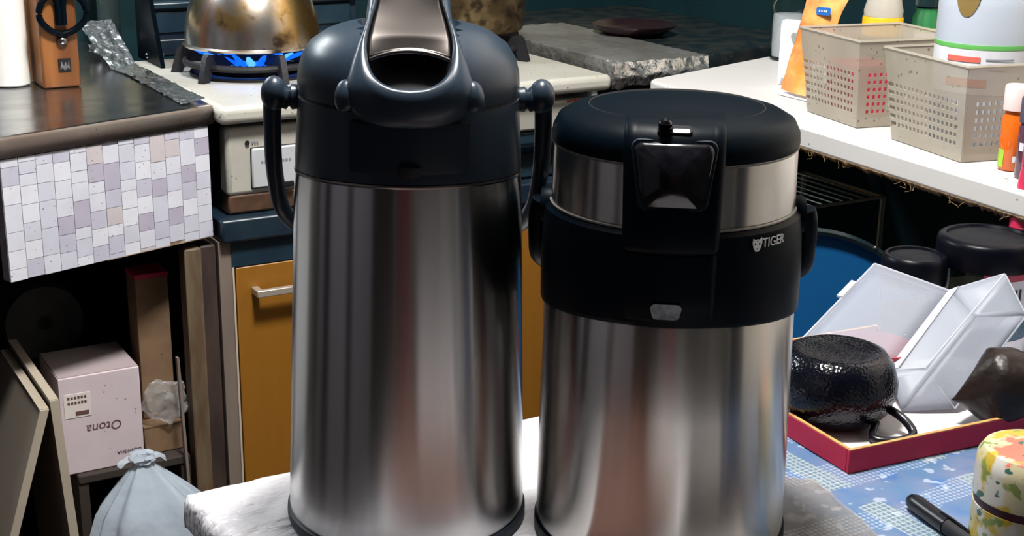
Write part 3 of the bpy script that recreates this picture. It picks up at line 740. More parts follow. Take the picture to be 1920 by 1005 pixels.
for a in (-.193, -.066):
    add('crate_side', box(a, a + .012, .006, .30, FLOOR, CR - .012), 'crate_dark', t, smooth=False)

# white carton with upside-down print
x0 = -.206; x1 = -.109; y0 = .012; zt = -.163
t = thing('white_carton', 'small white carton with upside-down Otona lettering on the dark crate', 'box', ((x0 + x1) / 2, y0 + .05, CR), 'K')
cb = add('carton_body', box(x0, x1, y0, y0 + .10, CR + .0005, zt), 'card_white', t, bevel=.001)
add('carton_lid', box(x0 + .001, x1 - .001, y0 + .002, y0 + .098, zt, zt + .0012), 'card_top', t, smooth=False)
def on_box(g, a, z): return xf(g, lambda p: (a - p[0], y0 - .0004 + p[1] * .5, z - p[2]))
tx, tz = F(196, 800, y0)
def script(p): return (p[0] * 1.0 + p[2] * .12, p[1], p[2])
g = xf(text('Otona', .0165), script)
add('lettering', on_box(g, tx, tz + .006), 'print_brown', cb, smooth=False, label='Otona printed upside down in brown serif letters')
tx2, tz2 = F(248, 853, y0)
add('lettering', on_box(text('DOSHISHA', .0062), tx2 - .003, tz2 + .009), 'print_black', cb, smooth=False)
sx0, sz1 = F(118, 742, y0); sx1, sz0 = F(172, 778, y0)
st = add('price_sticker', box(sx0, sx1, y0 - .0006, y0, sz0, sz1), 'sticker_white', cb, bevel=.0004)
for r_ in range(2):
    for q in range(6):
        ax = sx0 + .0045 + q * (sx1 - sx0 - .008) / 6; az = sz1 - .005 - r_ * .0065
        add('print_mark', box(ax, ax + .0026, y0 - .001, y0 - .0006, az - .0016, az + .0014), 'print_brown', st, smooth=False)
add('print_bar', box((sx0 + sx1) / 2 - .003, sx1 - .003, y0 - .001, y0 - .0006, sz0 + .003, sz0 + .008), 'print_brown', st, smooth=False)

# dark roll behind the carton, red-topped tall carton, brown box, clear bag
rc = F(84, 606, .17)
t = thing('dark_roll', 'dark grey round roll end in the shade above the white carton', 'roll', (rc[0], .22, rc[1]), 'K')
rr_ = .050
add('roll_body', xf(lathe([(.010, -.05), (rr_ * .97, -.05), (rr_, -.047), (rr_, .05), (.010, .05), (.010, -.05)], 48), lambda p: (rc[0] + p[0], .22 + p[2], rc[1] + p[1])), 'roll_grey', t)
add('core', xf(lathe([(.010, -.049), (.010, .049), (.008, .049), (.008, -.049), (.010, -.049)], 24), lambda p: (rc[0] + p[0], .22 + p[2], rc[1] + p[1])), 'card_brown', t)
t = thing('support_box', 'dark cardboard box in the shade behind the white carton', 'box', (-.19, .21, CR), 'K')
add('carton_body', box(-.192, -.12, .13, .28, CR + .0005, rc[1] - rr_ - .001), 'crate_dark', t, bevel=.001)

bxl, bzb = F(272, 826, .03); bxr, bzt = F(340, 785, .03)
t = thing('brown_box', 'small brown cardboard box right of the white carton', 'box', (-.08, .06, CR), 'K')
add('carton_body', box(-.104, -.056, .026, .10, CR + .0005, -.252), 'card_brown', t, bevel=.001)
add('carton_lid', box(-.1045, -.0555, .0255, .1005, -.252, -.250), 'card_brown', t, smooth=False)
c0 = F(252, 520, .05); c1_ = F(314, 515, .05)
t = thing('tall_carton', 'tall slim brown carton with a red top edge standing in the shade', 'carton', ((c0[0] + c1_[0]) / 2, .07, -.249), 'K')
add('carton_body', box(c0[0], c1_[0], .05, .09, -.2495, c0[1] - .004), 'card_brown', t, bevel=.001)
add('carton_lid', box(c0[0] - .0005, c1_[0] + .0005, .0495, .0905, c0[1] - .004, c0[1] + .002), 'red_cap', t, smooth=False)
def bagblob(c, rad, seed, amp, n=36):
    g = sphere((0, 0, 0), 1.0, n, n * 2 // 3)
    def q(p):
        nn = noise.noise_vector(Vector((p[0] * 1.8 + seed, p[1] * 1.8, p[2] * 1.8))) * amp + noise.noise_vector(Vector((p[0] * 5 + seed, p[1] * 5, p[2] * 5))) * amp * .4
        return (c[0] + rad[0] * (p[0] + nn.x), c[1] + rad[1] * (p[1] + nn.y), c[2] + rad[2] * (p[2] + nn.z))
    return xf(g, q)
bc = F(308, 740, .032)
o = add('clear_bag', bagblob((bc[0], .030, -.222), (.028, .016, .026), 3.3, .32), 'clear_film', base=(bc[0], .03, -.25), frame='K', angle=30)
tag(o, 'crumpled clear plastic bag lying on the small brown box', 'plastic bag')

# thin leaning sheets beside the post
t = thing('leaning_sheet', 'thin grey sheet leaning beside the wooden post', 'board', (-.055, .02, FLOOR), 'K')
add('sheet', hexa([(-.052, -.004, FLOOR), (-.048, -.004, FLOOR), (-.048, .003, FLOOR), (-.052, .003, FLOOR)], [(-.066, -.004, -.155), (-.063, -.004, -.155), (-.063, .003, -.155), (-.066, .003, -.155)]), 'cabinet_side', t, smooth=False)

# knotted rubbish bag
bb = F(262, 980, -.075)
bcx, bcy = -.112, -.075
t = thing('knotted_bag', 'translucent pale blue plastic bag tied in a knot on the floor', 'plastic bag', (bcx, bcy, FLOOR), 'K')
kn = F(272, 870, bcy - .01)
def bagf(u, v):
    a = 2 * PI * u
    zt_ = kn[1] - .002
    z = FLOOR + .002 + v * (zt_ - FLOOR - .002)
    prof_ = [(0, .055), (.08, .076), (.45, .084), (.62, .088), (.78, .078), (.88, .058), (.95, .030), (1.0, .009)]
    for (v0, r0), (v1, r1) in zip(prof_, prof_[1:]):
        if v0 <= v <= v1: rr = r0 + (r1 - r0) * (v - v0) / (v1 - v0); break
    pl = .0 + .12 * v * v
    rr *= 1 + pl * math.sin(9 * a + 3 * math.sin(2 * a)) + .06 * noise.noise(Vector((math.cos(a) * 2, math.sin(a) * 2, z * 14)))
    sh = (kn[0] - bcx) * max(0, (v - .4) / .6) ** 1.3
    return (bcx + sh + rr * math.cos(a), bcy + rr * .72 * math.sin(a), z)
add('bag_body', grid(bagf, 72, 40, True), 'bag_film', t, angle=60)
add('knot', bagblob((kn[0], bcy, kn[1] + .004), (.015, .012, .010), 8.1, .30, 22), 'bag_film', t, angle=30)
for sg in (-1, 1):
    add('ear', crumple(lambda u, v, sg=sg: (kn[0] + sg * (.004 + u * .024), bcy - .006 + v * .016, kn[1] + .003 + u * .010 - u * u * .016), 10, 6, .002, 90, 5 + sg), 'bag_film', t, angle=40)

# two cream boards standing on the floor under the counter
for i, (pa, lab) in enumerate((((91, 768, 34, 1005), 'left cream-edged board tilted outward under the counter'), ((109, 750, 147, 1005), 'right cream-edged board standing beside the white carton'))):
    ky = -.115 + .004 * i
    a_t = F(pa[0], pa[1], ky); a_b = F(pa[2], pa[3], ky)
    sl = (a_b[0] - a_t[0]) / (a_b[1] - a_t[1])
    xb = a_t[0] + sl * (FLOOR - a_t[1]); th = .0085
    back = .10 if i == 0 else .11
    def bd(e, y0_, y1_, ztop, grow):
        xa, xt = xb, a_t[0]
        return hexa([(xa - th - e, y0_, FLOOR), (xa + e, y0_, FLOOR), (xa + e, y1_, FLOOR), (xa - th - e, y1_, FLOOR)], [(xt - th - e, y0_, ztop), (xt + e, y0_, ztop), (xt + e, y1_, ztop), (xt - th - e, y1_, ztop)])
    t = thing('cream_board', lab, 'board', (xb, 0, FLOOR), 'K')
    add('core', bd(0, ky + .002, back, a_t[1] - .001, 0), 'board_face', t, smooth=False)
    add('edge_band', bd(.0006, ky, ky + .0019, a_t[1], 0), 'board_cream', t, smooth=False)
    add('top_band', hexa([(a_t[0] - th - .0006, ky + .002, a_t[1] - .0009), (a_t[0] + .0006, ky + .002, a_t[1] - .0009), (a_t[0] + .0006, back, a_t[1] - .0009), (a_t[0] - th - .0006, back, a_t[1] - .0009)], [(a_t[0] - th - .0006, ky + .002, a_t[1] + .001), (a_t[0] + .0006, ky + .002, a_t[1] + .001), (a_t[0] + .0006, back, a_t[1] + .001), (a_t[0] - th - .0006, back, a_t[1] + .001)]), 'board_cream', t, smooth=False)

# ------------------------------------------------------------------ white shelf on the right
SZ = 0.150; ST = 0.026
lean = -.043 / .66
def se(k2): return .574 + (k2 + .069) * .0652
poly = [(se(-.069) + .012, -.062)] + [(.999, .075), (.999, -1.15), (se(-1.15), -1.15), (se(-.085), -.085), (se(-.078) + .002, -.072)]
t = thing('white_shelf', 'long white stained worktop shelf along the right wall', 'shelf', (.78, -.5, SZ - ST), 'K')
add('shelf_board', prism(poly, SZ - ST, SZ), 'shelf_white', t, bevel=.004, seg=3)
def fray(u, v):
    k2 = -.20 - .92 * u
    n = noise.noise(Vector((u * 60, 1, 0))); n2 = noise.noise(Vector((u * 210, 4, 0)))
    return (se(k2) + .0005 + .004 * v, k2, SZ - ST + .0015 - v * (.005 + .004 * n + .004 * n2))
add('frayed_edge', grid(fray, 260, 2), 'fray', t, solid=.0012)
for q in range(26):
    rr_ = random.Random(q * 3); k2 = -.24 - .75 * rr_.random()
    p0 = Vector((se(k2) + .001, k2, SZ - ST - .001))
    add('fibre', tube([p0, p0 + Vector((rr_.uniform(-.004, .001), rr_.uniform(-.006, .006), -rr_.uniform(.001, .006))), p0 + Vector((rr_.uniform(-.006, .001), rr_.uniform(-.010, .010), -rr_.uniform(.002, .008)))], .00035, 4, 2), 'fray', t)
add('bracket', box(.93, .999, -.55, -.52, SZ - ST - .09, SZ - ST), 'cavity_dark', t, smooth=False)
add('bracket', box(.93, .999, -1.05, -1.02, SZ - ST - .09, SZ - ST), 'cavity_dark', t, smooth=False)

def basket(label, f, rot, w_, l_, h, name='plastic_basket'):
    ca, sa = math.cos(rot), math.sin(rot)
    c0_ = (f[0] + ca * w_ / 2 - sa * l_ / 2, f[1] + sa * w_ / 2 + ca * l_ / 2)
    t = thing(name, label, 'basket', (c0_[0], c0_[1], SZ), 'K', group='beige plastic baskets on the white shelf')
    fl = .011
    def wp(a, b, z):  # a across, b along, 0..1 on the flared wall
        q = z / h; ex_ = fl * q
        x = -ex_ + (w_ + 2 * ex_) * a; y = -ex_ + (l_ + 2 * ex_) * b
        return (f[0] + ca * x - sa * y, f[1] + sa * x + ca * y, SZ + .001 + z)
    def wall(fn, length):
        n = max(5, int(length / .0074)); us = []
        m0 = .06
        for i in range(n):
            a = m0 + (1 - 2 * m0) * i / n; d = (1 - 2 * m0) / n
            us += [(a, False), (a + d * .48, True)]
        us = [(0, False)] + us[1:] if False else [(0.0, False)] + us
        ends = [u[0] for u in us][1:] + [1.0]
        rows = [(0.0, False)]
        z = .16
        while z < .66:
            rows += [(z, True), (z + .046, False)]; z += .086
        zend = [r_[0] for r_ in rows][1:] + [1.0]
        v, fcs, idx = [], [], {}
        def vid(u, z_):
            k = (round(u, 5), round(z_, 5))
            if k not in idx: idx[k] = len(v); v.append(fn(u, z_ * h))
            return idx[k]
        for (u0, hu), u1 in zip(us, ends):
            for (z0_, hz_), z1_ in zip(rows, zend):
                if hu and hz_: continue
                fcs.append((vid(u0, z0_), vid(u1, z0_), vid(u1, z1_), vid(u0, z1_)))
        return v, fcs
    add('side_wall', wall(lambda u, z: wp(0, u, z), l_), 'basket', t, smooth=False, solid=.0014)
    add('side_wall', wall(lambda u, z: wp(1, u, z), l_), 'basket', t, smooth=False, solid=.0014)
    add('end_wall', wall(lambda u, z: wp(u, 0, z), w_), 'basket', t, smooth=False, solid=.0014)
    add('end_wall', wall(lambda u, z: wp(u, 1, z), w_), 'basket', t, smooth=False, solid=.0014)
    add('base', ([wp(0, 0, .001), wp(1, 0, .001), wp(1, 1, .001), wp(0, 1, .001)], [(0, 1, 2, 3)]), 'basket', t, smooth=False, solid=.0014)
    add('rim', tube([wp(0, 0, h), wp(1, 0, h), wp(1, 1, h), wp(0, 1, h)], .0022, 6, 0, True), 'basket', t)
    return t, wp
f1_ = K(1606, 241, SZ); f2_ = K(1802, 306, SZ)
basket('cloudy beige perforated plastic basket holding the yellow-capped bottle', f1_, R(-10), .115, .105, .098)
basket('cloudy beige perforated plastic basket holding the white jug', f2_, R(-10), .135, .122, .098)
def inb(f, a, b, rot=R(-10)):
    return (f[0] + math.cos(rot) * a - math.sin(rot) * b, f[1] + math.sin(rot) * a + math.cos(rot) * b)

# contents of the first basket
c = inb(f1_, .040, .062)
t = thing('red_packet', 'red packet seen through the holes of the left plastic basket', 'packet', (c[0], c[1], SZ + .002), 'K')
add('packet_body', rz(box(c[0] - .030, c[0] + .022, c[1] - .026, c[1] + .026, SZ + .0035, SZ + .066), R(-10), c), 'red_pack', t, bevel=.003)
add('packet_flap', rz(box(c[0] - .028, c[0] + .020, c[1] - .004, c[1] + .004, SZ + .066, SZ + .068), R(-10), c), 'red_pack', t)
bt = W(1653, 66, SZ + .07); bk = w2k(bt)
t = thing('dressing_bottle', 'upside-down clear squeeze bottle standing on its yellow cap', 'bottle', (bk[0], bk[1], SZ + .069), 'K')
r0 = .0262
add('bottle_cap', lathe([(r0 * .93, SZ + .0690), (r0, SZ + .071), (r0, SZ + .0745), (r0 * .985, SZ + .075), (r0 * .985, SZ + .0925), (r0 * .95, SZ + .0945), (0, SZ + .0945)], 48, bk), 'yellow_cap', t)
add('bottle_body', lathe([(r0 * .93, SZ + .0948), (r0 * .95, SZ + .102), (r0 * .85, SZ + .112), (r0 * .72, SZ + .135), (r0 * .8, SZ + .16), (r0 * 1.0, SZ + .20), (r0 * .9, SZ + .23), (0, SZ + .235)], 48, bk), 'mayo', t)

# second basket: jug and a yellow packet
jc = inb(f2_, .062, .062)
t = thing('white_jug', 'large translucent white plastic jug with a green label stripe', 'jug', (jc[0], jc[1], SZ + .003), 'K')
jr = .0505
jb = [(jr * .80, SZ + .0035), (jr * .96, SZ + .006), (jr, SZ + .014), (jr, SZ + .15), (jr * .95, SZ + .175), (jr * .70, SZ + .20), (jr * .42, SZ + .215), (jr * .40, SZ + .225)]
jo = add('jug_body', lathe(jb, 64, jc), 'jug', t)
add('jug_cap', lathe([(jr * .46, SZ + .222), (jr * .46, SZ + .246), (0, SZ + .247)], 40, jc), 'lime', t)
def ringz(z): return lathe([(jr + .0004, z[0]), (jr + .0006, (z[0] + z[1]) / 2), (jr + .0004, z[1])], 64, jc)
add('label', ringz((SZ + 0.0640, SZ + 0.1095)), 'label_white', jo)
add('green_stripe', xf(ringz((SZ + 0.1098, SZ + 0.1145)), lambda p: (jc[0] + (p[0] - jc[0]) * 1.004, jc[1] + (p[1] - jc[1]) * 1.004, p[2])), 'stripe_green', jo)
camk = (-O @ E1, -O @ E2)
def cyl_patch(c, r, az0, az1, z0, z1, n=16):
    return lathe([(r, z0), (r, z1)], n, c, az0, az1)
ja = math.atan2(camk[1] - jc[1], camk[0] - jc[0])
add('red_bar', cyl_patch(jc, jr + .0011, ja - .75, ja - .05, SZ + 0.0970, SZ + 0.1025), 'stripe_red', jo)
for i in range(3):
    add('print_line', cyl_patch(jc, jr + .0011, ja + .05 + .04 * i, ja + .62 - .05 * i, SZ + .0995 - i * .005, SZ + .1010 - i * .005), 'grey_print', jo)
add('red_bar', cyl_patch(jc, jr + .0011, ja - .75, ja + .1, SZ + 0.0720, SZ + 0.0800), 'stripe_red', jo)
jh = [(math.cos(a) * .0135, math.sin(a) * .024) for a in np.linspace(0, 2 * PI, 28, endpoint=False)]
def patch_oval(c, r, az, zc, sx, sz, dr):
    v = [(c[0] + (r + dr) * math.cos(az), c[1] + (r + dr) * math.sin(az), zc)]
    for a in np.linspace(0, 2 * PI, 28, endpoint=False):
        aa = az + math.cos(a) * sx / r; v.append((c[0] + (r + dr * .4) * math.cos(aa), c[1] + (r + dr * .4) * math.sin(aa), zc + sz * math.sin(a)))
    return v, [(0, i + 1, (i + 1) % 28 + 1) for i in range(28)]
add('handle_recess', patch_oval(jc, jr, ja - .42, SZ + .168, .013, .026, .0016), 'jug_content', jo)
c = inb(f2_, .121, .030)
t = thing('yellow_packet', 'yellow and green packet low in the basket with the jug', 'packet', (c[0], c[1], SZ + .002), 'K')
add('packet_body', rz(box(c[0] - .006, c[0] + .010, c[1] - .022, c[1] + .034, SZ + .0035, SZ + .036), R(-10), c), 'yellow_pack', t, bevel=.002)
add('packet_top', rz(box(c[0] - .006, c[0] + .010, c[1] - .022, c[1] + .034, SZ + .0362, SZ + .044), R(-10), c), 'lime', t, bevel=.001)

# green seasoning jar behind the baskets
gk_ = K(1728, 150, SZ)
t = thing('green_jar', 'small glass seasoning jar with green and white label behind the jug', 'jar', (gk_[0], gk_[1], SZ), 'K')
gr = .0195
add('jar_body', lathe([(gr * .9, SZ + .0005), (gr, SZ + .003), (gr, SZ + .085), (gr * .8, SZ + .092), (gr * .8, SZ + .097)], 40, gk_), 'green_label', t)
add('jar_lid', lathe([(gr * .88, SZ + .097), (gr * .88, SZ + .115), (0, SZ + .116)], 40, gk_), 'glass', t)
ga = math.atan2(camk[1] - gk_[1], camk[0] - gk_[0])
add('label', cyl_patch(gk_, gr + .0004, ga - .9, ga + 1.2, SZ + .036, SZ + .066), 'label_white', t)
add('lime_band', cyl_patch(gk_, gr + .0004, ga - .9, ga + 1.2, SZ + .0662, SZ + .072), 'lime', t)
for i in (-1, 1):
    add('nut_print', patch_oval(gk_, gr, ga + i * .38, SZ + .055, .0052, .0042, .0014), 'nut_brown', t)

# white stand with a round hole, orange sachet, glass jar
c0 = K(1457, 178, SZ); c1 = K(1531, 196, SZ)
sa_ = math.atan2(c1[1] - c0[1], c1[0] - c0[0]); sl_ = math.hypot(c1[0] - c0[0], c1[1] - c0[1])
hh = .086
ol = [(0, 0), (.004, 0), (.008, .010), (sl_ * .70, .004), (sl_ * .80, .0), (sl_ * .95, 0), (sl_ * .95, hh * 1.18), (sl_ * .72, hh * 1.15), (sl_ * .55, hh * 1.02), (.008, hh), (.002, hh * .965), (0, hh * .91)]
hole = [(sl_ * .40 + .0095 * math.cos(a), hh * .72 + .0095 * math.sin(a)) for a in np.linspace(0, 2 * PI, 24, endpoint=False)]
t = thing('white_stand', 'white plastic stand with a round hole on the white shelf', 'stand', ((c0[0] + c1[0]) / 2, (c0[1] + c1[1]) / 2, SZ), 'K')
def stp(p): return (c0[0] + math.cos(sa_) * p[0] - math.sin(sa_) * p[1], c0[1] + math.sin(sa_) * p[0] + math.cos(sa_) * p[1], SZ + .0005 + p[2])
d0 = K(1459, 158, SZ); d1 = K(1520, 173, SZ); da_ = math.atan2(d1[1] - d0[1], d1[0] - d0[0])
add('plate', xf(plate([ol, hole], .003), lambda p: (d0[0] + math.cos(da_) * p[0] - math.sin(da_) * p[1], d0[1] + math.sin(da_) * p[0] + math.cos(da_) * p[1], SZ + .0005 + p[2])), 'rack_white', t, bevel=.0006)
add('foot', xf(box(0, sl_, 0, .05, 0, .0022), stp), 'rack_white', t, bevel=.001)
add('front_leg', xf(box(sl_ * .80, sl_, 0, .003, .0022, .050), stp), 'rack_white', t, bevel=.001)
# orange sachet leaning in front of the stand
A = np.array(W(1496, 167, SZ + .001)); 
def sach(u, v):
    # u across 0..1, v up 0..1
    bl = np.array(W(1472, 166, SZ + .006)); br = np.array(W(1518, 181, SZ + .006))
    tl = np.array(WY(1526, -18, 1.79)); tr = np.array(WY(1606, -18, 1.77))
    p = (bl * (1 - u) + br * u) * (1 - v) + (tl * (1 - u) + tr * u) * v
    return p
nrm = np.cross(sach(1, 0) - sach(0, 0), sach(0, 1) - sach(0, 0)); nrm = nrm / np.linalg.norm(nrm)
if nrm[1] > 0: nrm = -nrm
def sf(sgn):
    def q(u, v):
        p = sach(u, v) + nrm * (sgn * .008 * (math.sin(PI * u) ** .6) * (math.sin(PI * min(1, v * .9 + .08)) ** .6) + .006)
        n = noise.noise(Vector((u * 5, v * 7, 3))) * .0018
        return tuple(p + nrm * n)
    return q
sb = sach(.5, 0)
o = thing('orange_sachet', 'orange and yellow sachet leaning against the white stand', 'packet', (float(sb[0]), float(sb[1]), SZ))
add('sachet_body', merge(grid(sf(1), 16, 24), grid(sf(-1), 16, 24)), 'orange_pack', o, angle=70)
def onsach(g, u, v, lift=.0105):
    c = sach(u, v); ux = sach(1, .5) - sach(0, .5); ux /= np.linalg.norm(ux); uy = np.cross(nrm, ux); uy = uy if uy[2] > 0 else -uy
    return xf(g, lambda p: tuple(c + ux * p[0] + uy * p[2] + nrm * (lift + .006 - p[1])))
stk = add('sticker', onsach(plate([[(-.009, -.0052), (.009, -.0052), (.0105, -.003), (.0105, .003), (.009, .0052), (-.009, .0052), (-.0105, .003), (-.0105, -.003)]], .0004), .70, .80), 'sticker_blue', o, smooth=False)
for i in range(4):
    add('print_mark', onsach(box(-.006 + i * .0034, -.0042 + i * .0034, -.0001, .0001, -.0014, .0014), .70, .80, .0112), 'label_white', stk, smooth=False)
add('print_mark', onsach(box(-.002, .002, 0, .0002, -.003, .003), .55, .62, .0105), 'print_black', o, smooth=False)
add('print_mark', onsach(box(-.0016, .0016, 0, .0002, -.004, .004), .90, .38, .0072), 'print_black', o, smooth=False)
gj = K(1478, 112, SZ)
t = thing('clear_jar', 'clear glass jar behind the white stand', 'jar', (gj[0], gj[1], SZ), 'K')
add('jar_body', lathe([(.024, SZ + .0005), (.028, SZ + .004), (.029, SZ + .05), (.028, SZ + .08), (.021, SZ + .095), (.021, SZ + .105), (.0185, SZ + .105), (.0185, SZ + .094), (.0255, SZ + .078), (.0265, SZ + .05), (.0255, SZ + .006), (0, SZ + .005)], 48, gj), 'glass', t)
add('jar_content', lathe([(.0245, SZ + .0065), (.0255, SZ + .02), (.0255, SZ + .066), (0, SZ + .068)], 40, gj), 'label_white', t)
add('jar_lid', lathe([(.023, SZ + .098), (.023, SZ + .118), (0, SZ + .119)], 40, gj), 'label_white', t)
bb_ = K(1522, 122, SZ)
t = thing('black_canister', 'black canister behind the orange sachet', 'canister', (bb_[0], bb_[1], SZ), 'K')
add('canister_body', lathe([(.015, SZ + .0005), (.016, SZ + .003), (.016, SZ + .09)], 32, bb_), 'glass', t)
add('canister_lid', lathe([(.0165, SZ + .085), (.0165, SZ + .14), (0, SZ + .141)], 32, bb_), 'black_plastic', t)

# small bottles at the shelf edge
ob = K(1893, 318, SZ)
t = thing('orange_bottle', 'small bottle of orange liquid with a pale pink cap', 'bottle', (ob[0], ob[1], SZ), 'K')
add('bottle_body', lathe([(.0105, SZ + .0005), (.0125, SZ + .003), (.0125, SZ + .052), (.010, SZ + .058), (.010, SZ + .0605)], 36, ob), 'orange_liquid', t)
add('bottle_cap', lathe([(.0128, SZ + .0605), (.0128, SZ + .083), (.0115, SZ + .085), (0, SZ + .085)], 36, ob), 'cap_pink', t)
oa = math.atan2(camk[1] - ob[1], camk[0] - ob[0])
add('label', cyl_patch(ob, .0129, oa - 1.3, oa - .6, SZ + .004, SZ + .022), 'lime', t)
add('print_mark', cyl_patch(ob, .0129, oa + .1, oa + .45, SZ + .010, SZ + .016), 'label_white', t)
pb_ = K(1924, 334, SZ)
t = thing('purple_bottle', 'small dark purple bottle with a dark cap beside the orange bottle', 'bottle', (pb_[0], pb_[1], SZ), 'K')
add('bottle_body', lathe([(.0105, SZ + .0005), (.0120, SZ + .003), (.0120, SZ + .050), (.010, SZ + .055)], 36, pb_), 'purple_glass', t)
add('bottle_cap', lathe([(.0122, SZ + .055), (.0122, SZ + .078), (.011, SZ + .080), (0, SZ + .080)], 36, pb_), 'cap_dark', t)
add('label', cyl_patch(pb_, .0124, oa - .9, oa + .9, SZ + .028, SZ + .036), 'label_white', t)

# ------------------------------------------------------------------ wire trolley and blue tray in the gap behind the table
rz_ = .03
ra = np.array(W(1400, 397, rz_)); rb = np.array(W(1656, 369, rz_))
ra_k, rb_k = w2k(ra), w2k(rb)
rk2 = (ra_k[1] + rb_k[1]) / 2
ry0 = rb_k[1]; rx0, rx1 = ra_k[0], rb_k[0]; rd = .15
t = thing('wire_trolley', 'thin dark wire rack in the shade under the white shelf', 'rack', ((rx0 + rx1) / 2, ry0 + rd / 2, FLOOR), 'K')
for zz in (rz_, -.30):
    add('frame', tube([(rx0, ry0, zz), (rx1, ry0, zz), (rx1, ry0 + rd, zz), (rx0, ry0 + rd, zz)], .0022, 8, 0, True), 'wire', t)
    nb = 12
    for i in range(1, nb):
        x = rx0 + (rx1 - rx0) * i / nb
        add('wire', tube([(x, ry0, zz + .002), (x, ry0 + rd, zz + .002)], .0012, 6, 0), 'wire', t)
for (x, y) in ((rx0, ry0), (rx1, ry0), (rx0, ry0 + rd), (rx1, ry0 + rd)):
    add('leg', tube([(x, y, FLOOR), (x, y, rz_)], .004, 10, 0, up=(1, 0, 0)), 'wire', t)

BT = WY(1505, 690, 1.45)
t = thing('low_stool', 'low dark stool hidden behind the table under the blue tray', 'stool', (BT[0], BT[1], FLOOR))
sz_ = BT[2] - .155
add('seat', lathe([(.10, sz_ - .025), (.13, sz_ - .022), (.13, sz_ - .004), (.125, sz_), (0, sz_)], 40, (BT[0], BT[1] + .02)), 'cavity_dark', t)
for a in (45, 135, 225, 315):
    add('leg', tube([(BT[0] + .11 * math.cos(R(a)), BT[1] + .02 + .11 * math.sin(R(a)), FLOOR), (BT[0] + .08 * math.cos(R(a)), BT[1] + .02 + .08 * math.sin(R(a)), sz_ - .024)], .012, 10, 0, up=(1, 0, 0)), 'cavity_dark', t)
t = thing('blue_tray', 'round bright blue tray with a dark rim leaning behind the table', 'tray', (BT[0], BT[1], sz_))
tl_ = R(14); tr_ = .150
def tilt(p):  # disc built flat, stood up facing the camera and leaned back
    x, y, z = p[0], p[1], p[2]
    yy, zz = -z, y
    return (BT[0] + x, BT[1] + yy * math.cos(tl_) + zz * math.sin(tl_), BT[2] + zz * math.cos(tl_) - yy * math.sin(tl_))
add('tray_dish', xf(lathe([(0, -.006), (tr_ * .97, -.006), (tr_ * .985, .004), (tr_ * .955, .004), (tr_ * .94, -.002), (0, -.003)], 72), tilt), 'blue_tray', t)
add('rim', xf(lathe([(tr_ * .985, -.007), (tr_ * 1.01, -.002), (tr_ * 1.01, .006), (tr_ * .985, .009), (tr_ * .960, .007), (tr_ * .960, .0042), (tr_ * .986, .0042), (tr_ * .986, -.007)], 72), tilt), 'blue_rim', t)
hp = tilt((.105, .118, .008))
add('rivet', sphere(tilt((.073, .130, .0075)), .0028, 12, 8), 'steel_plate', t)

# ------------------------------------------------------------------ the table
TL, TD = 1.15, 0.56
t = thing('dining_table', 'wooden table under the white vinyl cover', 'table', (TL / 2, -TD / 2, FLOOR), 'T')
add('table_top', box(.004, TL, -TD, -.004, -.045, -.0285), 'table_wood', t, bevel=.004)
add('apron', box(.05, TL - .05, -TD + .05, -.05, -.11, -.046), 'table_wood', t, smooth=False)
for a, b_ in ((.06, -.06), (TL - .06, -.06), (.06, -TD + .06), (TL - .06, -TD + .06)):
    add('leg', hexa([(a - .018, b_ - .018, FLOOR), (a + .018, b_ - .018, FLOOR), (a + .018, b_ + .018, FLOOR), (a - .018, b_ + .018, FLOOR)], [(a - .025, b_ - .025, -.111), (a + .025, b_ - .025, -.111), (a + .025, b_ + .025, -.111), (a - .025, b_ + .025, -.111)]), 'table_wood', t, bevel=.003)
def axis_pts(lo, hi, n, both=True):
    e = [(-.004, .030), (-.005, .018), (-.0045, .009), (-.002, .003), (.003, .0005), (.012, 0)]
    P = [(lo + a, d) for a, d in e]
    P += [(lo + .012 + (hi - lo - .024) * i / n, 0) for i in range(1, n)]
    P += [(hi - a, d) for a, d in reversed(e)]
    return P
ux_, vy_ = axis_pts(0, TL, 130), axis_pts(-TD, 0, 80)
vs = []
for b_, db in vy_:
    for a, da in ux_:
        d = max(da, db); wr = 0.0
        if d < .0006:
            wr = .0010 * noise.noise(Vector((a * 10 + b_ * 14, b_ * 34, 0))) + .0006 * noise.noise(Vector((a * 40, b_ * 70, 5)))
            wr = wr * .6 - .0005 - .0022 * max(0, .25 - abs(noise.noise(Vector((a * 7 + b_ * 16, b_ * 22 - a * 5, 3))))) - .0016 * max(0, .2 - abs(noise.noise(Vector((a * 30, b_ * 22, 8)))))
            wr = min(wr, 0.0)
        else:
            wr = .0015 * noise.noise(Vector((a * 60, b_ * 60, 2)))
        vs.append((a, b_, -d + wr))
m_ = len(ux_)
fs = [(j * m_ + i, j * m_ + i + 1, (j + 1) * m_ + i + 1, (j + 1) * m_ + i) for j in range(len(vy_) - 1) for i in range(m_ - 1)]
o = add('table_cover', (vs, fs), 'white_vinyl', base=(TL / 2, -TD / 2, -.02), frame='T', angle=80)
tag(o, 'white wrinkled vinyl sheet covering the table', 'table cover')
CX0 = .318
def clothf(u, v):
    a = CX0 + (TL - .012 - CX0) * u; b_ = -TD + .012 + (TD - .016) * v
    return (a, b_, .0009 + .0005 * noise.noise(Vector((a * 20, b_ * 26, 7))))
o = add('blue_tablecloth', grid(clothf, 90, 90), 'blue_cloth', base=(.7, -.28, 0), frame='T', angle=80, solid=.0005)
tag(o, 'light blue lace and check patterned cloth on the right side of the table', 'tablecloth')
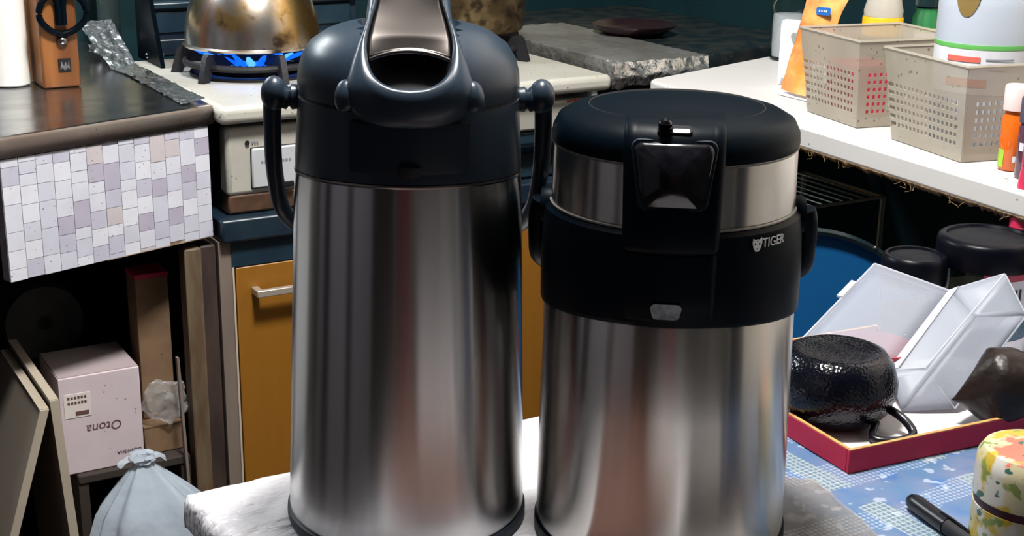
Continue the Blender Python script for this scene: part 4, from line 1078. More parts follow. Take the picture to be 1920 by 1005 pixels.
# crumpled clear film beside the short flask
fa = [W(1452, 893), W(1530, 905), W(1660, 1020), W(1420, 1040)]
def filmf(u, v):
    p = np.array(fa[3]) * (1 - u) * (1 - v) + np.array(fa[2]) * u * (1 - v) + np.array(fa[1]) * u * v + np.array(fa[0]) * (1 - u) * v
    x, y = p[0], p[1]
    e = min(1, 4 * min(u, 1 - u, v, 1 - v) + .25)
    z = .0022 + e * (.0045 * abs(noise.noise(Vector((x * 32, y * 32, 1)))) + .003 * abs(noise.noise(Vector((x * 80, y * 80, 4)))))
    return (x + .006 * noise.noise(Vector((u * 4, v * 4, 9))), y + .006 * noise.noise(Vector((u * 4, v * 4, 19))), z)
fb = W(1540, 980)
o = add('clear_film', grid(filmf, 44, 44), 'film_beige', base=(fb[0], fb[1], 0), angle=35)
tag(o, 'crumpled clear beige film on the cloth in front of the red tray', 'plastic film')

# ------------------------------------------------------------------ tall airpot
TA = W(763, 955, 0.0)
t = thing('tall_airpot', 'tall brushed steel vacuum flask with slate grey pump lid', 'vacuum flask', TA, 'L', rot=R(4.5))
t.rotation_euler[1] = R(.8)   # stands a touch askew on the wrinkled cover
def sag(g, z0, k, span, rr=.08):
    return xf(g, lambda p: (p[0], p[1], p[2] + k * max(-1, min(1, -p[1] / rr)) * max(0, 1 - abs(p[2] - z0) / span)))
add('base_ring', lathe([(.080, .0006), (.0842, .0012), (.0848, .004), (.0846, .0085), (.0828, .0095)], 96), 'slate_dark', t)
add('body', sag(lathe([(.0826, .0092), (.0830, .012), (.0826, .03), (.0795, .13), (.0773, .20), (.0762, .235), (.0750, .2515)], 128), .2515, .005, .05), 'steel', t, angle=60)
add('body_rim', sag(lathe([(.0752, .2505), (.0758, .2515), (.0755, .2527), (.0745, .2530)], 96), .2515, .005, .05), 'steel_plate', t)
add('collar', sag(lathe([(.0745, .2528), (.0752, .2535), (.0750, .262), (.0735, .285), (.0726, .3012), (.071, .3018)], 96), .2515, .005, .05), 'slate_plastic', t)
add('lid_seam', lathe([(.0715, .3010), (.0722, .3015), (.0722, .3030), (.0715, .3035)], 96), 'seam_dark', t)
def sink(p):
    q = max(0.0, min(1.0, (.0275 - abs(p[0])) / .002)) * (1.0 if -.078 < p[1] < .06 else 0.0) * (1.0 if p[2] > .312 else 0.0)
    return (p[0], p[1], p[2] - .024 * q)
add('lid', xf(lathe([(.0705, .3026), (.0724, .3034), (.0728, .310), (.0722, .3185), (.0695, .3275), (.0640, .3360), (.0545, .3425), (.048, .3452), (.042, .3470), (.034, .3484), (.027, .3493), (.02, .350), (.01, .3508), (0, .351)], 192), sink), 'slate_plastic', t)
SP = [(0.0, -.0795, .2945), (.2, -.0815, .3100), (.35, -.0785, .3230), (.5, -.0650, .3365), (.65, -.0480, .3480), (.8, -.0280, .3580), (1.0, .0020, .3720), (1.2, .032, .386)]
def spine(v):
    P = SP; v = max(-.05, min(1.2, v))
    for i in range(len(P) - 1):
        if v <= P[i + 1][0] or i == len(P) - 2:
            t_ = (v - P[i][0]) / (P[i + 1][0] - P[i][0])
            p0 = P[max(i - 1, 0)]; p1 = P[i]; p2 = P[i + 1]; p3 = P[min(i + 2, len(P) - 1)]
            def cr(a, b, c, d): return .5 * (2 * b + (c - a) * t_ + (2 * a - 5 * b + 4 * c - d) * t_ ** 2 + (3 * b - a - 3 * c + d) * t_ ** 3)
            return cr(p0[1], p1[1], p2[1], p3[1]), cr(p0[2], p1[2], p2[2], p3[2])
def spn(v):
    a, b_ = spine(v - .03), spine(v + .03); dy, dz_ = b_[0] - a[0], b_[1] - a[1]; l = math.hypot(dy, dz_)
    return -dz_ / l, dy / l      # pointing out of the lid: forward and up
def resample(P, n):
    P = smooth_path([(a, b_, 0) for a, b_ in P], 8)
    d = [0]
    for i in range(1, len(P)): d.append(d[-1] + (P[i] - P[i - 1]).length * 1 if True else 0)
    out = []
    for k in range(n):
        s = d[-1] * k / (n - 1); i = 0
        while i < len(d) - 2 and d[i + 1] < s: i += 1
        q = (s - d[i]) / max(1e-9, d[i + 1] - d[i]); p = P[i].lerp(P[i + 1], min(1, q)); out.append((p.x, p.y))
    return out
VS = .09   # metres per unit of v, only for even resampling
outer = [(0, -.03), (.018, -.015), (.031, .05), (.0385, .16), (.0400, .30), (.0385, .42), (.0345, .55), (.0305, .68), (.0275, .82), (.0262, 1.0), (.024, 1.12), (.012, 1.18), (0, 1.185)]
inner = [(0, .295), (.0105, .312), (.0185, .365), (.0238, .445), (.0262, .56), (.0262, .66), (.0240, .78), (.0205, .92), (.0195, 1.02), (.017, 1.09), (.008, 1.13), (0, 1.135)]
NL = 40
def loop(ps): 
    h = [(a, b_ / VS * VS) for a, b_ in resample([(a, b_ * VS) for a, b_ in ps], NL)]
    h = [(a, b_ / VS) for a, b_ in h]
    return h + [(-a, b_) for a, b_ in reversed(h[1:-1])]
LO, LI = loop(outer), loop(inner)
def ringpt(p, h):
    y, z = spine(p[1]); ny, nz = spn(p[1]); 
    curve = -.25 * p[0] * p[0] / .04   # wraps around the round lid
    return (p[0], y + ny * (h + curve), z + nz * (h + curve))
def mixl(a, b_, k): return [(p[0] * (1 - k) + q[0] * k, p[1] * (1 - k) + q[1] * k) for p, q in zip(a, b_)]
def grow(L, e): return [(p[0] * (1 + e), p[1]) for p in L]
rings = [[ringpt(p, -.022) for p in grow(LO, .06)], [ringpt(p, -.010) for p in grow(LO, .03)], [ringpt(p, -.003) for p in LO], [ringpt(p, .0005) for p in mixl(LO, LI, .14)], [ringpt(p, .0018) for p in mixl(LO, LI, .40)],
         [ringpt(p, .0026) for p in mixl(LO, LI, .72)], [ringpt(p, .0018) for p in mixl(LO, LI, .92)], [ringpt(p, -.0005) for p in LI], [ringpt(p, -.018) for p in LI]]
nn = len(LO); vs = [p for r_ in rings for p in r_]
fs = [(j * nn + i, j * nn + (i + 1) % nn, (j + 1) * nn + (i + 1) % nn, (j + 1) * nn + i) for j in range(len(rings) - 1) for i in range(nn)]
fr_ = add('lever_frame', (vs, fs), 'slate_plastic', t, angle=75)
# dark hollow and steel lever plate inside the frame
well = [ringpt(p, -.0150) for p in LI]; cen = [(0, *spine(v)) for v in (.3,)]
vs = well + [ringpt((0, .62), -.016)]
add('lever_well', (vs, [(i, (i + 1) % nn, nn) for i in range(nn)]), 'seam_dark', t)
def width_at(v):
    for (a, b_), (c_, d_) in zip(inner[1:], inner[2:]):
        if b_ <= v <= d_: return a + (c_ - a) * (v - b_) / (d_ - b_)
    return .008
def leverf(u, v):
    vv = .525 + .56 * v + .03 * (1 - (2 * u - 1) ** 2) * (1 - v) 
    wv = width_at(min(vv, 1.1)) - .0007
    x = (2 * u - 1) * wv
    h = -.003 + .0 * v - .005 * (1 - (2 * u - 1) ** 2) * min(1, v * 4)
    return ringpt((x, vv), h)
lp = add('lever_plate', grid(leverf, 24, 24), 'lever_steel', t, solid=.0016, angle=60)
def lipf(u, v):
    vv = .520 + .03 * (1 - (2 * u - 1) ** 2); wv = width_at(vv) - .0007
    a = PI * (v * 1.2 - .1)
    return ringpt(((2 * u - 1) * wv, vv + .012 * (1 - math.sin(a)) - .012), -.003 + .0016 * math.cos(a))
add('lever_lip', grid(lipf, 24, 8), 'steel_plate', lp, angle=70)
# spout housing below the frame
def hous(z0, z1, a0, r_, n=24):
    prof_ = [(r_ - .006, z0), (r_ - .001, z0 + .001), (r_, z0 + .004), (r_, z1 - .002), (r_ - .006, z1)]
    return lathe(prof_, n, (0, 0), -PI / 2 - a0, -PI / 2 + a0)
add('spout_housing', hous(.2635, .2975, .50, .0772), 'slate_dark', t)
add('spout', lathe([(.004, .262), (.0070, .263), (.0085, .266), (.0085, .2695)], 24, (0, -.0730)), 'seam_dark', t)
for s in (-1, 1):
    px_ = .0392 * s
    add('hinge_peg', tube([(px_ * .93, -.0640, .3165), (px_ * .97, -.0655, .3158), (px_, -.0678, .3120), (px_ * 1.0, -.0680, .3070), (px_ * .99, -.0672, .3035)], lambda u: .0066 * math.sqrt(max(.02, 1 - (2 * u - 1) ** 4)), 16, 6, up=(1, 0, 0)), 'slate_plastic', t)
    add('pivot', xf(lathe([(.0075, -.002), (.0085, .004), (.0062, .006), (.0085, .008), (.0075, .011), (0, .011)], 28), lambda p, s=s: (s * (.0725 + p[2]), .002 + p[0], .2985 + p[1])), 'slate_plastic', t)
hpts = [(-.0885, .000, .3015), (-.0893, .001, .296), (-.0900, .004, .272), (-.0895, .010, .245), (-.0860, .024, .217), (-.074, .052, .196), (-.045, .083, .186), (0, .096, .183)]
hpts = hpts + [(-a, b_, c_) for a, b_, c_ in reversed(hpts[:-1])]
add('handle', tube(hpts, lambda u: .0057 + .0016 * (abs(u - .5) * 2) ** 8, 14, 6, flat=1.0, up=(0, 1, 0.3)), 'slate_plastic', t)
for s in (-1, 1):
    add('handle_end', sphere((s * .0880, .001, .3005), (.0088, .0100, .0118), 24, 16), 'slate_plastic', t)

# ------------------------------------------------------------------ short airpot
TB = W(1233, 985, 0.0)
t = thing('short_airpot', 'short squat steel vacuum flask with black push-button lid marked TIGER', 'vacuum flask', TB, 'L', rot=R(-6.5))
add('base_ring', lathe([(.083, .0006), (.0868, .0012), (.0874, .004), (.0872, .010), (.0858, .0115)], 96), 'black_plastic', t)
add('body', sag(lathe([(.0856, .0110), (.0858, .014), (.0856, .05), (.0846, .11), (.0836, .166), (.0815, .170)], 128), .168, .010, .06), 'steel_old', t, angle=60)
col = add('collar', sag(lathe([(.0820, .1660), (.0848, .1672), (.0858, .170), (.0860, .20), (.0848, .222), (.0835, .2335), (.080, .2365)], 96), .168, .010, .06), 'black_plastic', t)
add('worn_line', lathe([(.0795, .2362), (.0808, .2366), (.0808, .2376), (.0795, .2382)], 96), 'worn_rim', t)
add('steel_band', lathe([(.0785, .2375), (.0796, .2385), (.0790, .2755), (.0780, .2765)], 128), 'steel_old', t)
add('lid', lathe([(.0775, .2765), (.0793, .2775), (.0800, .280), (.0795, .2862), (.0762, .2930), (.068, .2978), (.053, .3003), (.03, .3020), (0, .3025)], 96), 'black_plastic', t)
add('band_line', lathe([(.0780, .2764), (.0797, .2767), (.0797, .2773), (.0780, .2777)], 96), 'worn_rim', t)
add('lid_seam', lathe([(.0560, .2990), (.0568, .3003), (.0576, .2990)], 72, (0, .004)), 'seam_dark', t)
# front housing: cross sections from the lid down to the collar
def hsec(z, yf, hw, yb, n=9):
    r_ = .007
    pts = [(-hw, yb, z), (-hw, yf + r_ + .006, z)]
    for i in range(n):
        a = PI + (PI / 2) * i / (n - 1); pts.append((-hw + r_ + r_ * math.cos(a), yf + .004 + r_ + r_ * math.sin(a), z))
    for i in range(7):
        q = i / 6; x = -hw + r_ + (2 * hw - 2 * r_) * q; pts.append((x, yf + .004 * (2 * q - 1) ** 2, z))
    for i in range(n):
        a = -PI / 2 + (PI / 2) * i / (n - 1); pts.append((hw - r_ + r_ * math.cos(a), yf + .004 + r_ + r_ * math.sin(a), z))
    pts += [(hw, yf + r_ + .006, z), (hw, yb, z)]
    return pts
def housing(secs, bow=True):
    S_ = [hsec(*s) for s in secs]; n = len(S_[0]); v = [p for s in S_ for p in s]; f = []
    for j in range(len(S_) - 1):
        for i in range(n):
            f.append((j * n + i, j * n + (i + 1) % n, (j + 1) * n + (i + 1) % n, (j + 1) * n + i))
    f.append(tuple(range(n))); f.append(tuple(range((len(S_) - 1) * n, len(S_) * n)))
    return v, f
add('push_housing', housing([(.2255, -.0905, .0286, -.060), (.2265, -.0925, .0290, -.060), (.230, -.0938, .0292, -.060), (.245, -.0938, .0296, -.060), (.27, -.0920, .0302, -.060), (.288, -.0890, .0306, -.055), (.2950, -.0865, .0306, -.050), (.3005, -.0800, .0302, -.040), (.3030, -.0700, .0296, -.035)]), 'black_plastic', t, angle=50)
add('spout_housing', housing([(.1820, -.0885, .0280, -.060), (.1835, -.0895, .0284, -.060), (.200, -.0905, .0286, -.060), (.2245, -.0905, .0286, -.060)]), 'black_plastic', t, angle=50)
add('housing_gap', housing([(.2240, -.0885, .0282, -.060), (.2260, -.0885, .0282, -.060)]), 'seam_dark', t)
def front_y(z):
    zs = [(.226, -.0938), (.245, -.0938), (.27, -.0920), (.288, -.0890), (.2950, -.0865), (.30, -.082)]
    for (a, b_), (c_, d_) in zip(zs, zs[1:]):
        if a <= z <= c_: return b_ + (d_ - b_) * (z - a) / (c_ - a)
    return -.082 if z > .29 else -.0938
def rrect(zb, zt, wb, wt, r_, n=6):
    P = []
    for cx_, cz_, a0 in ((wt - r_, zt - r_, 0), (-(wt - r_), zt - r_, 90), (-(wb - r_), zb + r_, 180), (wb - r_, zb + r_, 270)):
        for i in range(n + 1):
            a = R(a0 + 90 * i / n); P.append((cx_ + r_ * math.cos(a), cz_ + r_ * math.sin(a)))
    return P
def proud(outline, h0, h1, inset, dome=.0):
    n = len(outline); cz_ = sum(p[1] for p in outline) / n
    def sc(k): return [(p[0] * k, cz_ + (p[1] - cz_) * k) for p in outline]
    rs = [(sc(1.0), h0), (sc(1.0), (h0 + h1) * .5), (sc(1 - inset), h1)] + ([(sc((1 - inset) * q), h1 + dome * (1 - q * q)) for q in (.92, .82, .7, .55, .4, .25, .1)] if dome else [])
    v = [(p[0], front_y(p[1]) + .004 * (p[0] / .03) ** 2 - h, p[1]) for L_, h in rs for p in L_]
    if dome:
        v = [(p[0], front_y(p[1]) + .004 * (p[0] / .03) ** 2 - (h if q < 2 else h1 + dome * (1 - (p[0] / .0275) ** 2) * (1 - ((p[1] - cz_) / .0225) ** 2)), p[1]) for q, (L_, h) in enumerate(rs) for p in L_]
    f = [(j * n + i, j * n + (i + 1) % n, (j + 1) * n + (i + 1) % n, (j + 1) * n + i) for j in range(len(rs) - 1) for i in range(n)]
    f.append(tuple(range((len(rs) - 1) * n, len(rs) * n)))
    return v, f
add('button_surround', proud(rrect(.2535, .2950, .0212, .0258, .0055), -.001, .0006, .02), 'slate_dark', t, angle=30)
add('push_button', proud(rrect(.2555, .2932, .0192, .0238, .005), -.001, .0012, .03, .0064), 'black_gloss', t, angle=50)
add('lock_slot', xf(plate([rrect(-.0030, .0030, .0105, .0105, .0028)], .0012), lambda p: (p[0] - .0005, -.0815 + p[1] + p[2] * .6, .3005 + p[2] * .62)), 'seam_dark', t)
add('lock_slider', tube([(-.0062, -.0785, .2985), (-.0062, -.0825, .3033), (-.0062, -.0830, .3037)], .0042, 14, 3, up=(1, 0, 0)), 'black_gloss', t)
add('lock_mark', xf(plate([rrect(-.0016, .0016, .005, .005, .001)], .0006), lambda p: (p[0] + .0035, -.0826 + p[1] + p[2] * .6, .3000 + p[2] * .62)), 'cap_pink', t)
stk = add('spout_sticker', xf(plate([rrect(-.0048, .0048, .0085, .0095, .003)], .0006), lambda p: (p[0] - .001, -.0915 + p[1] + 3.5 * p[0] * p[0], .1895 + p[2])), 'clear_sticker', t)
for s in (-1, 1):
    add('pivot', xf(lathe([(.012, -.004), (.013, .003), (.0115, .0075), (0, .0085)], 28), lambda p, s=s: (s * (.0790 + p[2]), .002 + p[0], .2300 + p[1])), 'black_plastic', t)
hpts = [(-.0865, .001, .234), (-.0885, .003, .224), (-.0892, .010, .205), (-.0885, .025, .188), (-.078, .058, .174), (-.045, .088, .168), (0, .100, .166)]
hpts = hpts + [(-a, b_, c_) for a, b_, c_ in reversed(hpts[:-1])]
add('handle', tube(hpts, .0068, 14, 6, up=(0, 1, .3)), 'black_plastic', t)
# lettering wrapped on the collar
def wrap(g, a0, z, r_):
    def q(p):
        a = a0 + p[0] / r_; rr = r_ + .0004 - p[1]
        return (rr * math.sin(a), -rr * math.cos(a), z + p[2])
    return xf(g, q)
LR = .0850
add('lettering', wrap(xf(text('TIGER', .0086, .0004, 'LEFT'), lambda p: (p[0] * .90, p[1], p[2])), .715, .2252, LR), 'print_silver', t, smooth=False, label='TIGER in small silver capitals')
em_out = [(-.0034, .0042), (-.0016, .0030), (0, .0034), (.0016, .0030), (.0034, .0042), (.0038, .0012), (.0030, -.0018), (.0012, -.0044), (-.0012, -.0044), (-.0030, -.0018), (-.0038, .0012)]
eyes = [[(s * .0016 + .0007 * math.cos(a), .0004 + .0009 * math.sin(a)) for a in np.linspace(0, 2 * PI, 8, endpoint=False)] for s in (-1, 1)]
stripe = [[(-.0004, .0026), (.0004, .0026), (.0003, .0012), (-.0003, .0012)], [(-.0010, -.0024), (.0010, -.0024), (.0004, -.0032), (-.0004, -.0032)]]
add('emblem', wrap(plate([em_out] + eyes + stripe, .0004), .668, .2278, LR), 'print_silver', t, smooth=False, label='small silver striped head emblem')

# ------------------------------------------------------------------ red tray and what lies in it
tcn = W(1590, 893, 0.0)
TA_ = math.atan2(W(1840, 838)[1] - tcn[1], W(1840, 838)[0] - tcn[0])
TW_, TDp, TH = .40, .225, .0205
def tp(s, l, z): return (tcn[0] + math.cos(TA_) * s - math.sin(TA_) * l, tcn[1] + math.sin(TA_) * s + math.cos(TA_) * l, z)
def tbox(s0, s1, l0, l1, z0, z1):
    return hexa([tp(s0, l0, z0), tp(s1, l0, z0), tp(s1, l1, z0), tp(s0, l1, z0)], [tp(s0, l0, z1), tp(s1, l0, z1), tp(s1, l1, z1), tp(s0, l1, z1)])
Z0 = .0018
tb_ = tp(TW_ / 2, TDp / 2, 0)
t = thing('red_tray', 'crimson lacquered tray with gilded rim on the blue cloth', 'tray', tb_)
add('tray_floor', tbox(.002, TW_ - .002, .002, TDp - .002, Z0, Z0 + .003), 'tray_red', t, smooth=False)
for (a, b_, c_, d_) in ((0, TW_, 0, .0035), (0, TW_, TDp - .0035, TDp), (0, .0035, .0036, TDp - .0036), (TW_ - .0035, TW_, .0036, TDp - .0036)):
    sd = add('tray_side', tbox(a, b_, c_, d_, Z0, TH), 'tray_red', t, bevel=.0006)
    add('gilded_rim', tbox(a + .0002, b_ - .0002, c_ + .0002, d_ - .0002, TH + .0001, TH + .0009), 'tray_gold', sd, smooth=False)
PZ = Z0 + .0034
def paperf(u, v):
    s = .006 + (TW_ - .012) * u; l = .006 + (TDp - .012) * v
    edge = max(0, (u - .38)) * math.exp(-((v) / .07) ** 2)
    z = PZ + .0008 + .0010 * noise.noise(Vector((s * 26, l * 26, 2))) + edge * .042 * (1 + .5 * noise.noise(Vector((s * 45, 0, 1))))
    return tp(s, l, max(z, PZ + .0003))
o = add('paper_liner', grid(paperf, 60, 40), 'paper', base=tb_, angle=80, solid=.0003)
tag(o, 'white paper lining the red tray', 'paper')

# black dimpled pot with loop handle
BC = W(1561, 787, PZ)
t = thing('black_pot', 'glossy black dimpled round pot with a loop handle in the red tray', 'pot', (BC[0], BC[1], PZ + .002))
b0 = PZ + .0022
add('pot_body', lathe([(0.0266, b0), (0.0342, b0 + .002), (0.0446, b0 + .012), (0.0499, b0 + .026), (0.0499, b0 + .036), (0.0456, b0 + .050), (0.0389, b0 + .0585), (0.0342, b0 + .0605), (0.0314, b0 + .0598), (0.0228, b0 + .0565), (0, b0 + .055)], 96, BC), 'dimple_black', t, angle=60)
l0 = WY(1648, 757, BC[1] - .01); l1 = W(1690, 782, PZ + .016); l2 = W(1712, 812, PZ + .008); l3 = W(1690, 826, PZ + .006); l4 = W(1640, 823, PZ + .006); l5 = (BC[0] + .028, BC[1] - .03, PZ + .010)
add('loop_handle', tube([l0, l1, l2, l3, l4, l5], .0036, 12, 8), 'rubber_black', t)

# frosted hinged case, open
P_ = dict(A=WY(1640, 495, 1.235), B=WY(1779, 545, 1.205), C=WY(1664, 694, 1.150), D=WY(1502, 638, 1.178),
          E=WY(1884, 514, 1.190), H=WY(1735, 690, 1.140), F=WY(1924, 592, 1.165), G=WY(1790, 766, 1.118), I=WY(1692, 770, 1.116))
P_ = {k: Vector(v) for k, v in P_.items()}
# far bottom corner under the hinge
P_['J'] = P_['F'] + (P_['I'] - P_['G'])
cen = (P_['B'] + P_['C']) / 2
t = thing('frosted_case', 'open frosted plastic hinged case leaning in the red tray', 'plastic case', (cen.x, cen.y, PZ))
def quad(a, b_, c_, d_): return [tuple(a), tuple(b_), tuple(c_), tuple(d_)], [(0, 1, 2, 3)]
def slabq(a, b_, c_, d_, th, n=6):
    return grid(lambda u, v: (a * (1 - u) + b_ * u) * (1 - v) + (d_ * (1 - u) + c_ * u) * v, n, n)
lid_ = add('case_lid', slabq(P_['D'], P_['C'], P_['B'], P_['A'], 0), 'frost_lid', t, solid=.0014)
up_ = (P_['A'] - P_['D']).cross(P_['C'] - P_['D']).normalized(); up_ = up_ if up_.z > 0 else -up_
for a, b_ in (('D', 'A'), ('A', 'B'), ('D', 'C')):
    add('lid_wall', quad(P_[a], P_[b_], P_[b_] - up_ * .008, P_[a] - up_ * .008), 'frost_lid', lid_, solid=.0012, smooth=False)
    add('lid_rim', tube([P_[a], P_[b_]], .0011, 6, 0), 'frost_edge', lid_)
hd = (P_['H'] - P_['C']).normalized(); he = (P_['E'] - P_['B']).normalized()
add('hinge_strip', quad(P_['C'], P_['B'], P_['B'] + he * .009 + Vector((0, 0, .001)), P_['C'] + hd * .009 + Vector((0, 0, .001))), 'frost_edge', t, solid=.0016, smooth=False)
bd_ = add('case_wall', slabq(P_['H'], P_['E'], P_['F'], P_['G'], 0), 'frost', t, solid=.0014)
add('case_end', slabq(P_['C'], P_['H'], P_['G'], P_['I'], 0), 'frost', t, solid=.0014)
add('case_end', slabq(P_['B'], P_['E'], P_['F'], P_['J'], 0), 'frost', t, solid=.0014)
add('case_wall', slabq(P_['C'], P_['B'], P_['J'], P_['I'], 0), 'frost', t, solid=.0014)
add('case_floor', slabq(P_['I'], P_['G'], P_['F'], P_['J'], 0), 'frost_lid', t, solid=.0014)
for a, b_ in (('H', 'E'), ('C', 'H'), ('B', 'E'), ('F', 'G'), ('H', 'G'), ('E', 'F')):
    add('case_rim', tube([P_[a], P_[b_]], .0010, 6, 0), 'frost_edge', t)
la = P_['D'].lerp(P_['A'], .55); lb = P_['D'].lerp(P_['A'], .75); ou = (P_['D'] - P_['C']).normalized() * .005
add('latch', quad(la, lb, lb + ou, la + ou), 'frost_edge', t, solid=.003, smooth=False)

# red lacquer bowl seen through the case
rbp = W(1640, 690, PZ); 
rbp = tp(.135, .137, 0)[:2]
t = thing('red_bowl', 'small red lacquer bowl seen through the frosted case lid', 'bowl', (rbp[0], rbp[1], PZ + .002))
add('bowl_body', lathe([(.016, PZ + .0022), (.017, PZ + .005), (.030, PZ + .014), (.0345, PZ + .036), (.033, PZ + .036), (.028, PZ + .016), (0, PZ + .008)], 48, rbp), 'lacquer_red', t)
add('foot_ring', lathe([(.0150, PZ + .002), (.0165, PZ + .002), (.0165, PZ + .0045), (.0150, PZ + .0045)], 40, rbp), 'lacquer_red', t)

# dark pouch with pointed corner
pc = W(1856, 797, PZ)
def pouchf(p):
    n = noise.noise_vector(Vector(p) * 1.6 + Vector((3, 1, 2))) * .10
    x, y, z = p
    pt = max(0, -x - .35); 
    k = 1 - .90 * min(1, pt / .65) ** 1.1
    return (pc[0] + .006 + .035 * (x * (1 + .25 * pt) + n.x), pc[1] + .028 * (y * k + n.y * k), PZ + .0022 + .033 + .033 * (z * k * .98 - .62 * pt + n.z * k))
o = add('dark_pouch', xf(sphere((0, 0, 0), 1.0, 40, 24), lambda p: (lambda q: (q[0], q[1], max(q[2], PZ + .003)))(pouchf(p))), 'pouch', base=(pc[0], pc[1], PZ), angle=60)
tag(o, 'dark brown shiny pouch with a pointed corner in the red tray', 'pouch')
# clear round lid edge leaning behind the pouch
lc = WY(1800, 712, 1.15)
t = thing('clear_dish', 'clear round plastic dish with a white rim between case and dark pouch', 'dish', (lc[0], lc[1], PZ))
lpts = [WY(x, y, 1.135 + .035 * (i / 5)) for i, (x, y) in enumerate(((1798, 768), (1826, 745), (1850, 715), (1868, 684), (1876, 655), (1872, 640)))]
add('rim', tube(lpts, .0013, 8, 5), 'frost_edge', t)
lcen = WY(1815, 690, 1.152)
add('disc', ([tuple(lcen)] + [tuple(p) for p in lpts], [(0, i, i + 1) for i in range(1, len(lpts))]), 'clear_lid', t, solid=.0008, smooth=False)

# ------------------------------------------------------------------ jars behind the tray
def jar(label, c, r_, h, z0=.0018):
    t = thing('glass_jar', label, 'jar', (c[0], c[1], z0))
    zl = h - .027
    jb_ = add('jar_body', lathe([(r_ * .82, z0 + .0003), (r_ * .94, z0 + .003), (r_ * .95, zl - .010), (r_ * .85, zl), (r_ * .85, zl + .005), (r_ * .80, zl + .005), (r_ * .80, zl), (r_ * .90, zl - .011), (r_ * .90, z0 + .005), (0, z0 + .005)], 64, c), 'glass', t)
    add('contents', lathe([(r_ * .88, z0 + .0055), (r_ * .885, zl - .026), (0, zl - .022)], 48, c), 'jar_content', t)
    add('lid', lathe([(r_ * .99, h - .0265), (r_ * 1.0, h - .025), (r_ * 1.0, h - .006), (r_ * .97, h - .002), (r_ * .90, h), (r_ * .82, h), (r_ * .79, h - .0022), (r_ * .76, h - .0024)], 72, c), 'jar_lid', t)
    add('lid_disc', lathe([(r_ * .78, h - .0026), (r_ * .70, h - .0016), (0, h - .0012)], 64, c), 'jar_lid_top', t)
    return t
JC = WY(1853, 440, 1.285); JH = JC[2]; JC = (JC[0], JC[1])
JR = .0455
t = jar('large glass jar with a flat black screw lid behind the red tray', JC, JR, JH, z0=PZ + .002)
ja2 = math.atan2(-JC[1], -JC[0])
add('label', cyl_patch(JC, JR * .955, ja2 - 1.35, ja2 - .75, .060, .100), 'label_white', t)
for i in range(4):
    add('print_line', cyl_patch(JC, JR * .959, ja2 - 1.2, ja2 - .9, .069 + i * .007, .0715 + i * .007), 'grey_print', t)
add('label', cyl_patch(JC, JR * .955, ja2 + .15, ja2 + 1.4, .046, .082), 'label_white', t)
add('label_stripe', cyl_patch(JC, JR * .956, ja2 + .0, ja2 + 1.4, .0825, .092), 'label_red', t)
add('label_band', cyl_patch(JC, JR * .956, ja2 + .15, ja2 + 1.4, .025, .0455), 'label_blue', t)
add('label', cyl_patch(JC, JR * .955, ja2 + .1, ja2 + 1.4, .008, .0245), 'label_white', t)
for i in range(5):
    add('print_mark', cyl_patch(JC, JR * .960, ja2 + .35 + i * .12, ja2 + .42 + i * .12, .062, .074), 'print_black', t)
J2 = tp(.217, .190, 0)[:2]
jar('second glass jar in the shade left of the large black-lidded jar', J2, .030, .100, z0=PZ + .002)
mb = WY(1921, 330, 1.325)
t = thing('magenta_bottle', 'slim magenta bottle behind the black-lidded jar', 'bottle', (mb[0] + .002, mb[1], .0018))
mc = (mb[0] + .006, mb[1])
add('bottle_body', lathe([(.013, .002), (.0145, .004), (.0145, .12), (.010, .165), (.009, .172)], 32, mc), 'magenta', t)
add('bottle_cap', lathe([(.0095, .172), (.0095, .192), (0, .193)], 24, mc), 'magenta', t)

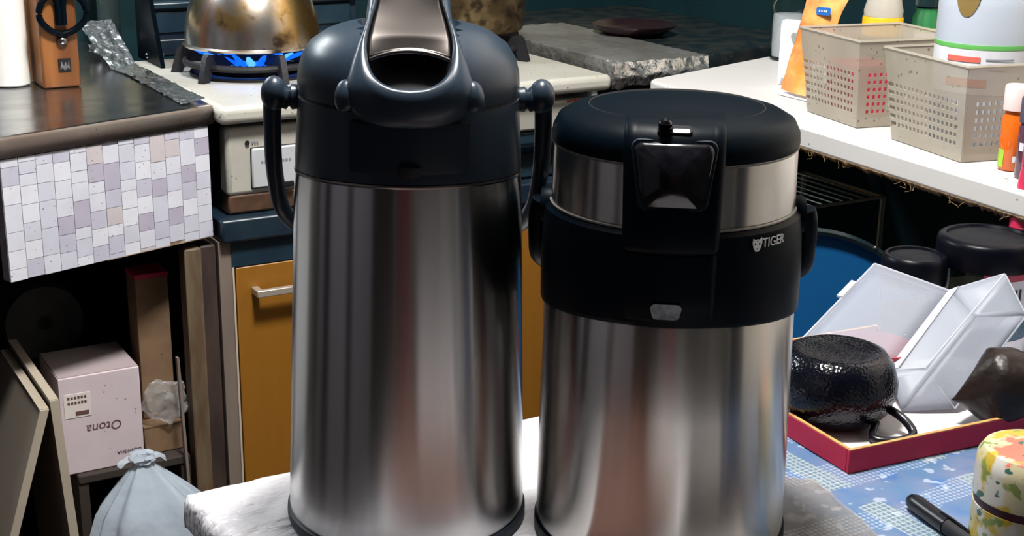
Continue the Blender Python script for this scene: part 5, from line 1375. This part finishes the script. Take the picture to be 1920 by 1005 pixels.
# ------------------------------------------------------------------ tea canister and black pen on the cloth
tcx = WY(1919, 1030, .885)
tcn_ = (tcx[0], tcx[1])
tr2 = .0372
t = thing('tea_canister', 'floral paper covered tea canister with maroon band at the lower right', 'canister', (tcn_[0], tcn_[1], .0018))
add('canister_body', lathe([(tr2 * .97, .0018), (tr2, .003), (tr2, .0385), (0, .0385)], 72, tcn_), 'tea_floral', t)
add('band', lathe([(tr2 * .985, .0383), (tr2 * .985, .0445), (0, .0445)], 72, tcn_), 'tea_rim', t)
add('canister_lid', lathe([(tr2 * 1.0, .0443), (tr2 * 1.012, .0447), (tr2 * 1.012, .066), (tr2 * .985, .0725), (tr2 * .90, .0775), (tr2 * .6, .0800), (0, .081)], 72, tcn_), 'tea_floral', t)
p0 = Vector(W(1706, 936, .0075)); p1 = Vector(W(1800, 1003, .0075)); dr = (p1 - p0).normalized()
t = thing('black_pen', 'thick black marker pen lying on the blue cloth', 'pen', (p0.x, p0.y, .0018))
add('cap', tube([p0 + dr * .0, p0 + dr * .003, p0 + dr * .012, p0 + dr * .028, p0 + dr * .045], lambda u: .0034 + .0032 * min(1, u * 2.6), 16, 4), 'rubber_black', t)
add('barrel', tube([p0 + dr * .0455, p0 + dr * .09, p0 + dr * .135], .0062, 16, 3), 'black_matte', t)
add('clip', tube([p0 + dr * .036 + Vector((0, 0, .0066)), p0 + dr * .05 + Vector((0, 0, .0072)), p0 + dr * .068 + Vector((0, 0, .0066))], .0011, 6, 3), 'black_gloss', t)

# unseen maroon notebook, added for the dark stripe mirrored in the short flask
nb_ = w2t((0.235, 0.775))
t = thing('added_notebook', 'unseen maroon notebook added as a dark reflection in the short flask', 'notebook', (nb_[0], nb_[1], .0015), 'T')
add('cover', box(nb_[0] - .10, nb_[0] + .10, nb_[1] - .05, nb_[1] + .05, .0022, .0036), 'maroon', t, bevel=.0005)
add('pages', box(nb_[0] - .098, nb_[0] + .096, nb_[1] - .048, nb_[1] + .048, .0037, .0090), 'card_brown', t, smooth=False)
add('cover', box(nb_[0] - .10, nb_[0] + .10, nb_[1] - .05, nb_[1] + .05, .0091, .0105), 'maroon', t, bevel=.0005)

# unseen brown board, added to dim the table mirrored low in the flasks
cb_ = w2t((0.005, 0.735))
t = thing('added_board', 'unseen brown board added to dim the reflection low in the tall flask', 'chopping board', (cb_[0], cb_[1], .0015), 'T')
add('board', box(cb_[0] - .115, cb_[0] + .095, cb_[1] - .085, cb_[1] + .085, .0020, .014), 'board_brown', t, bevel=.003)
add('rim', box(cb_[0] - .115, cb_[0] - .100, cb_[1] - .085, cb_[1] + .085, .0141, .016), 'board_brown', t, bevel=.001)
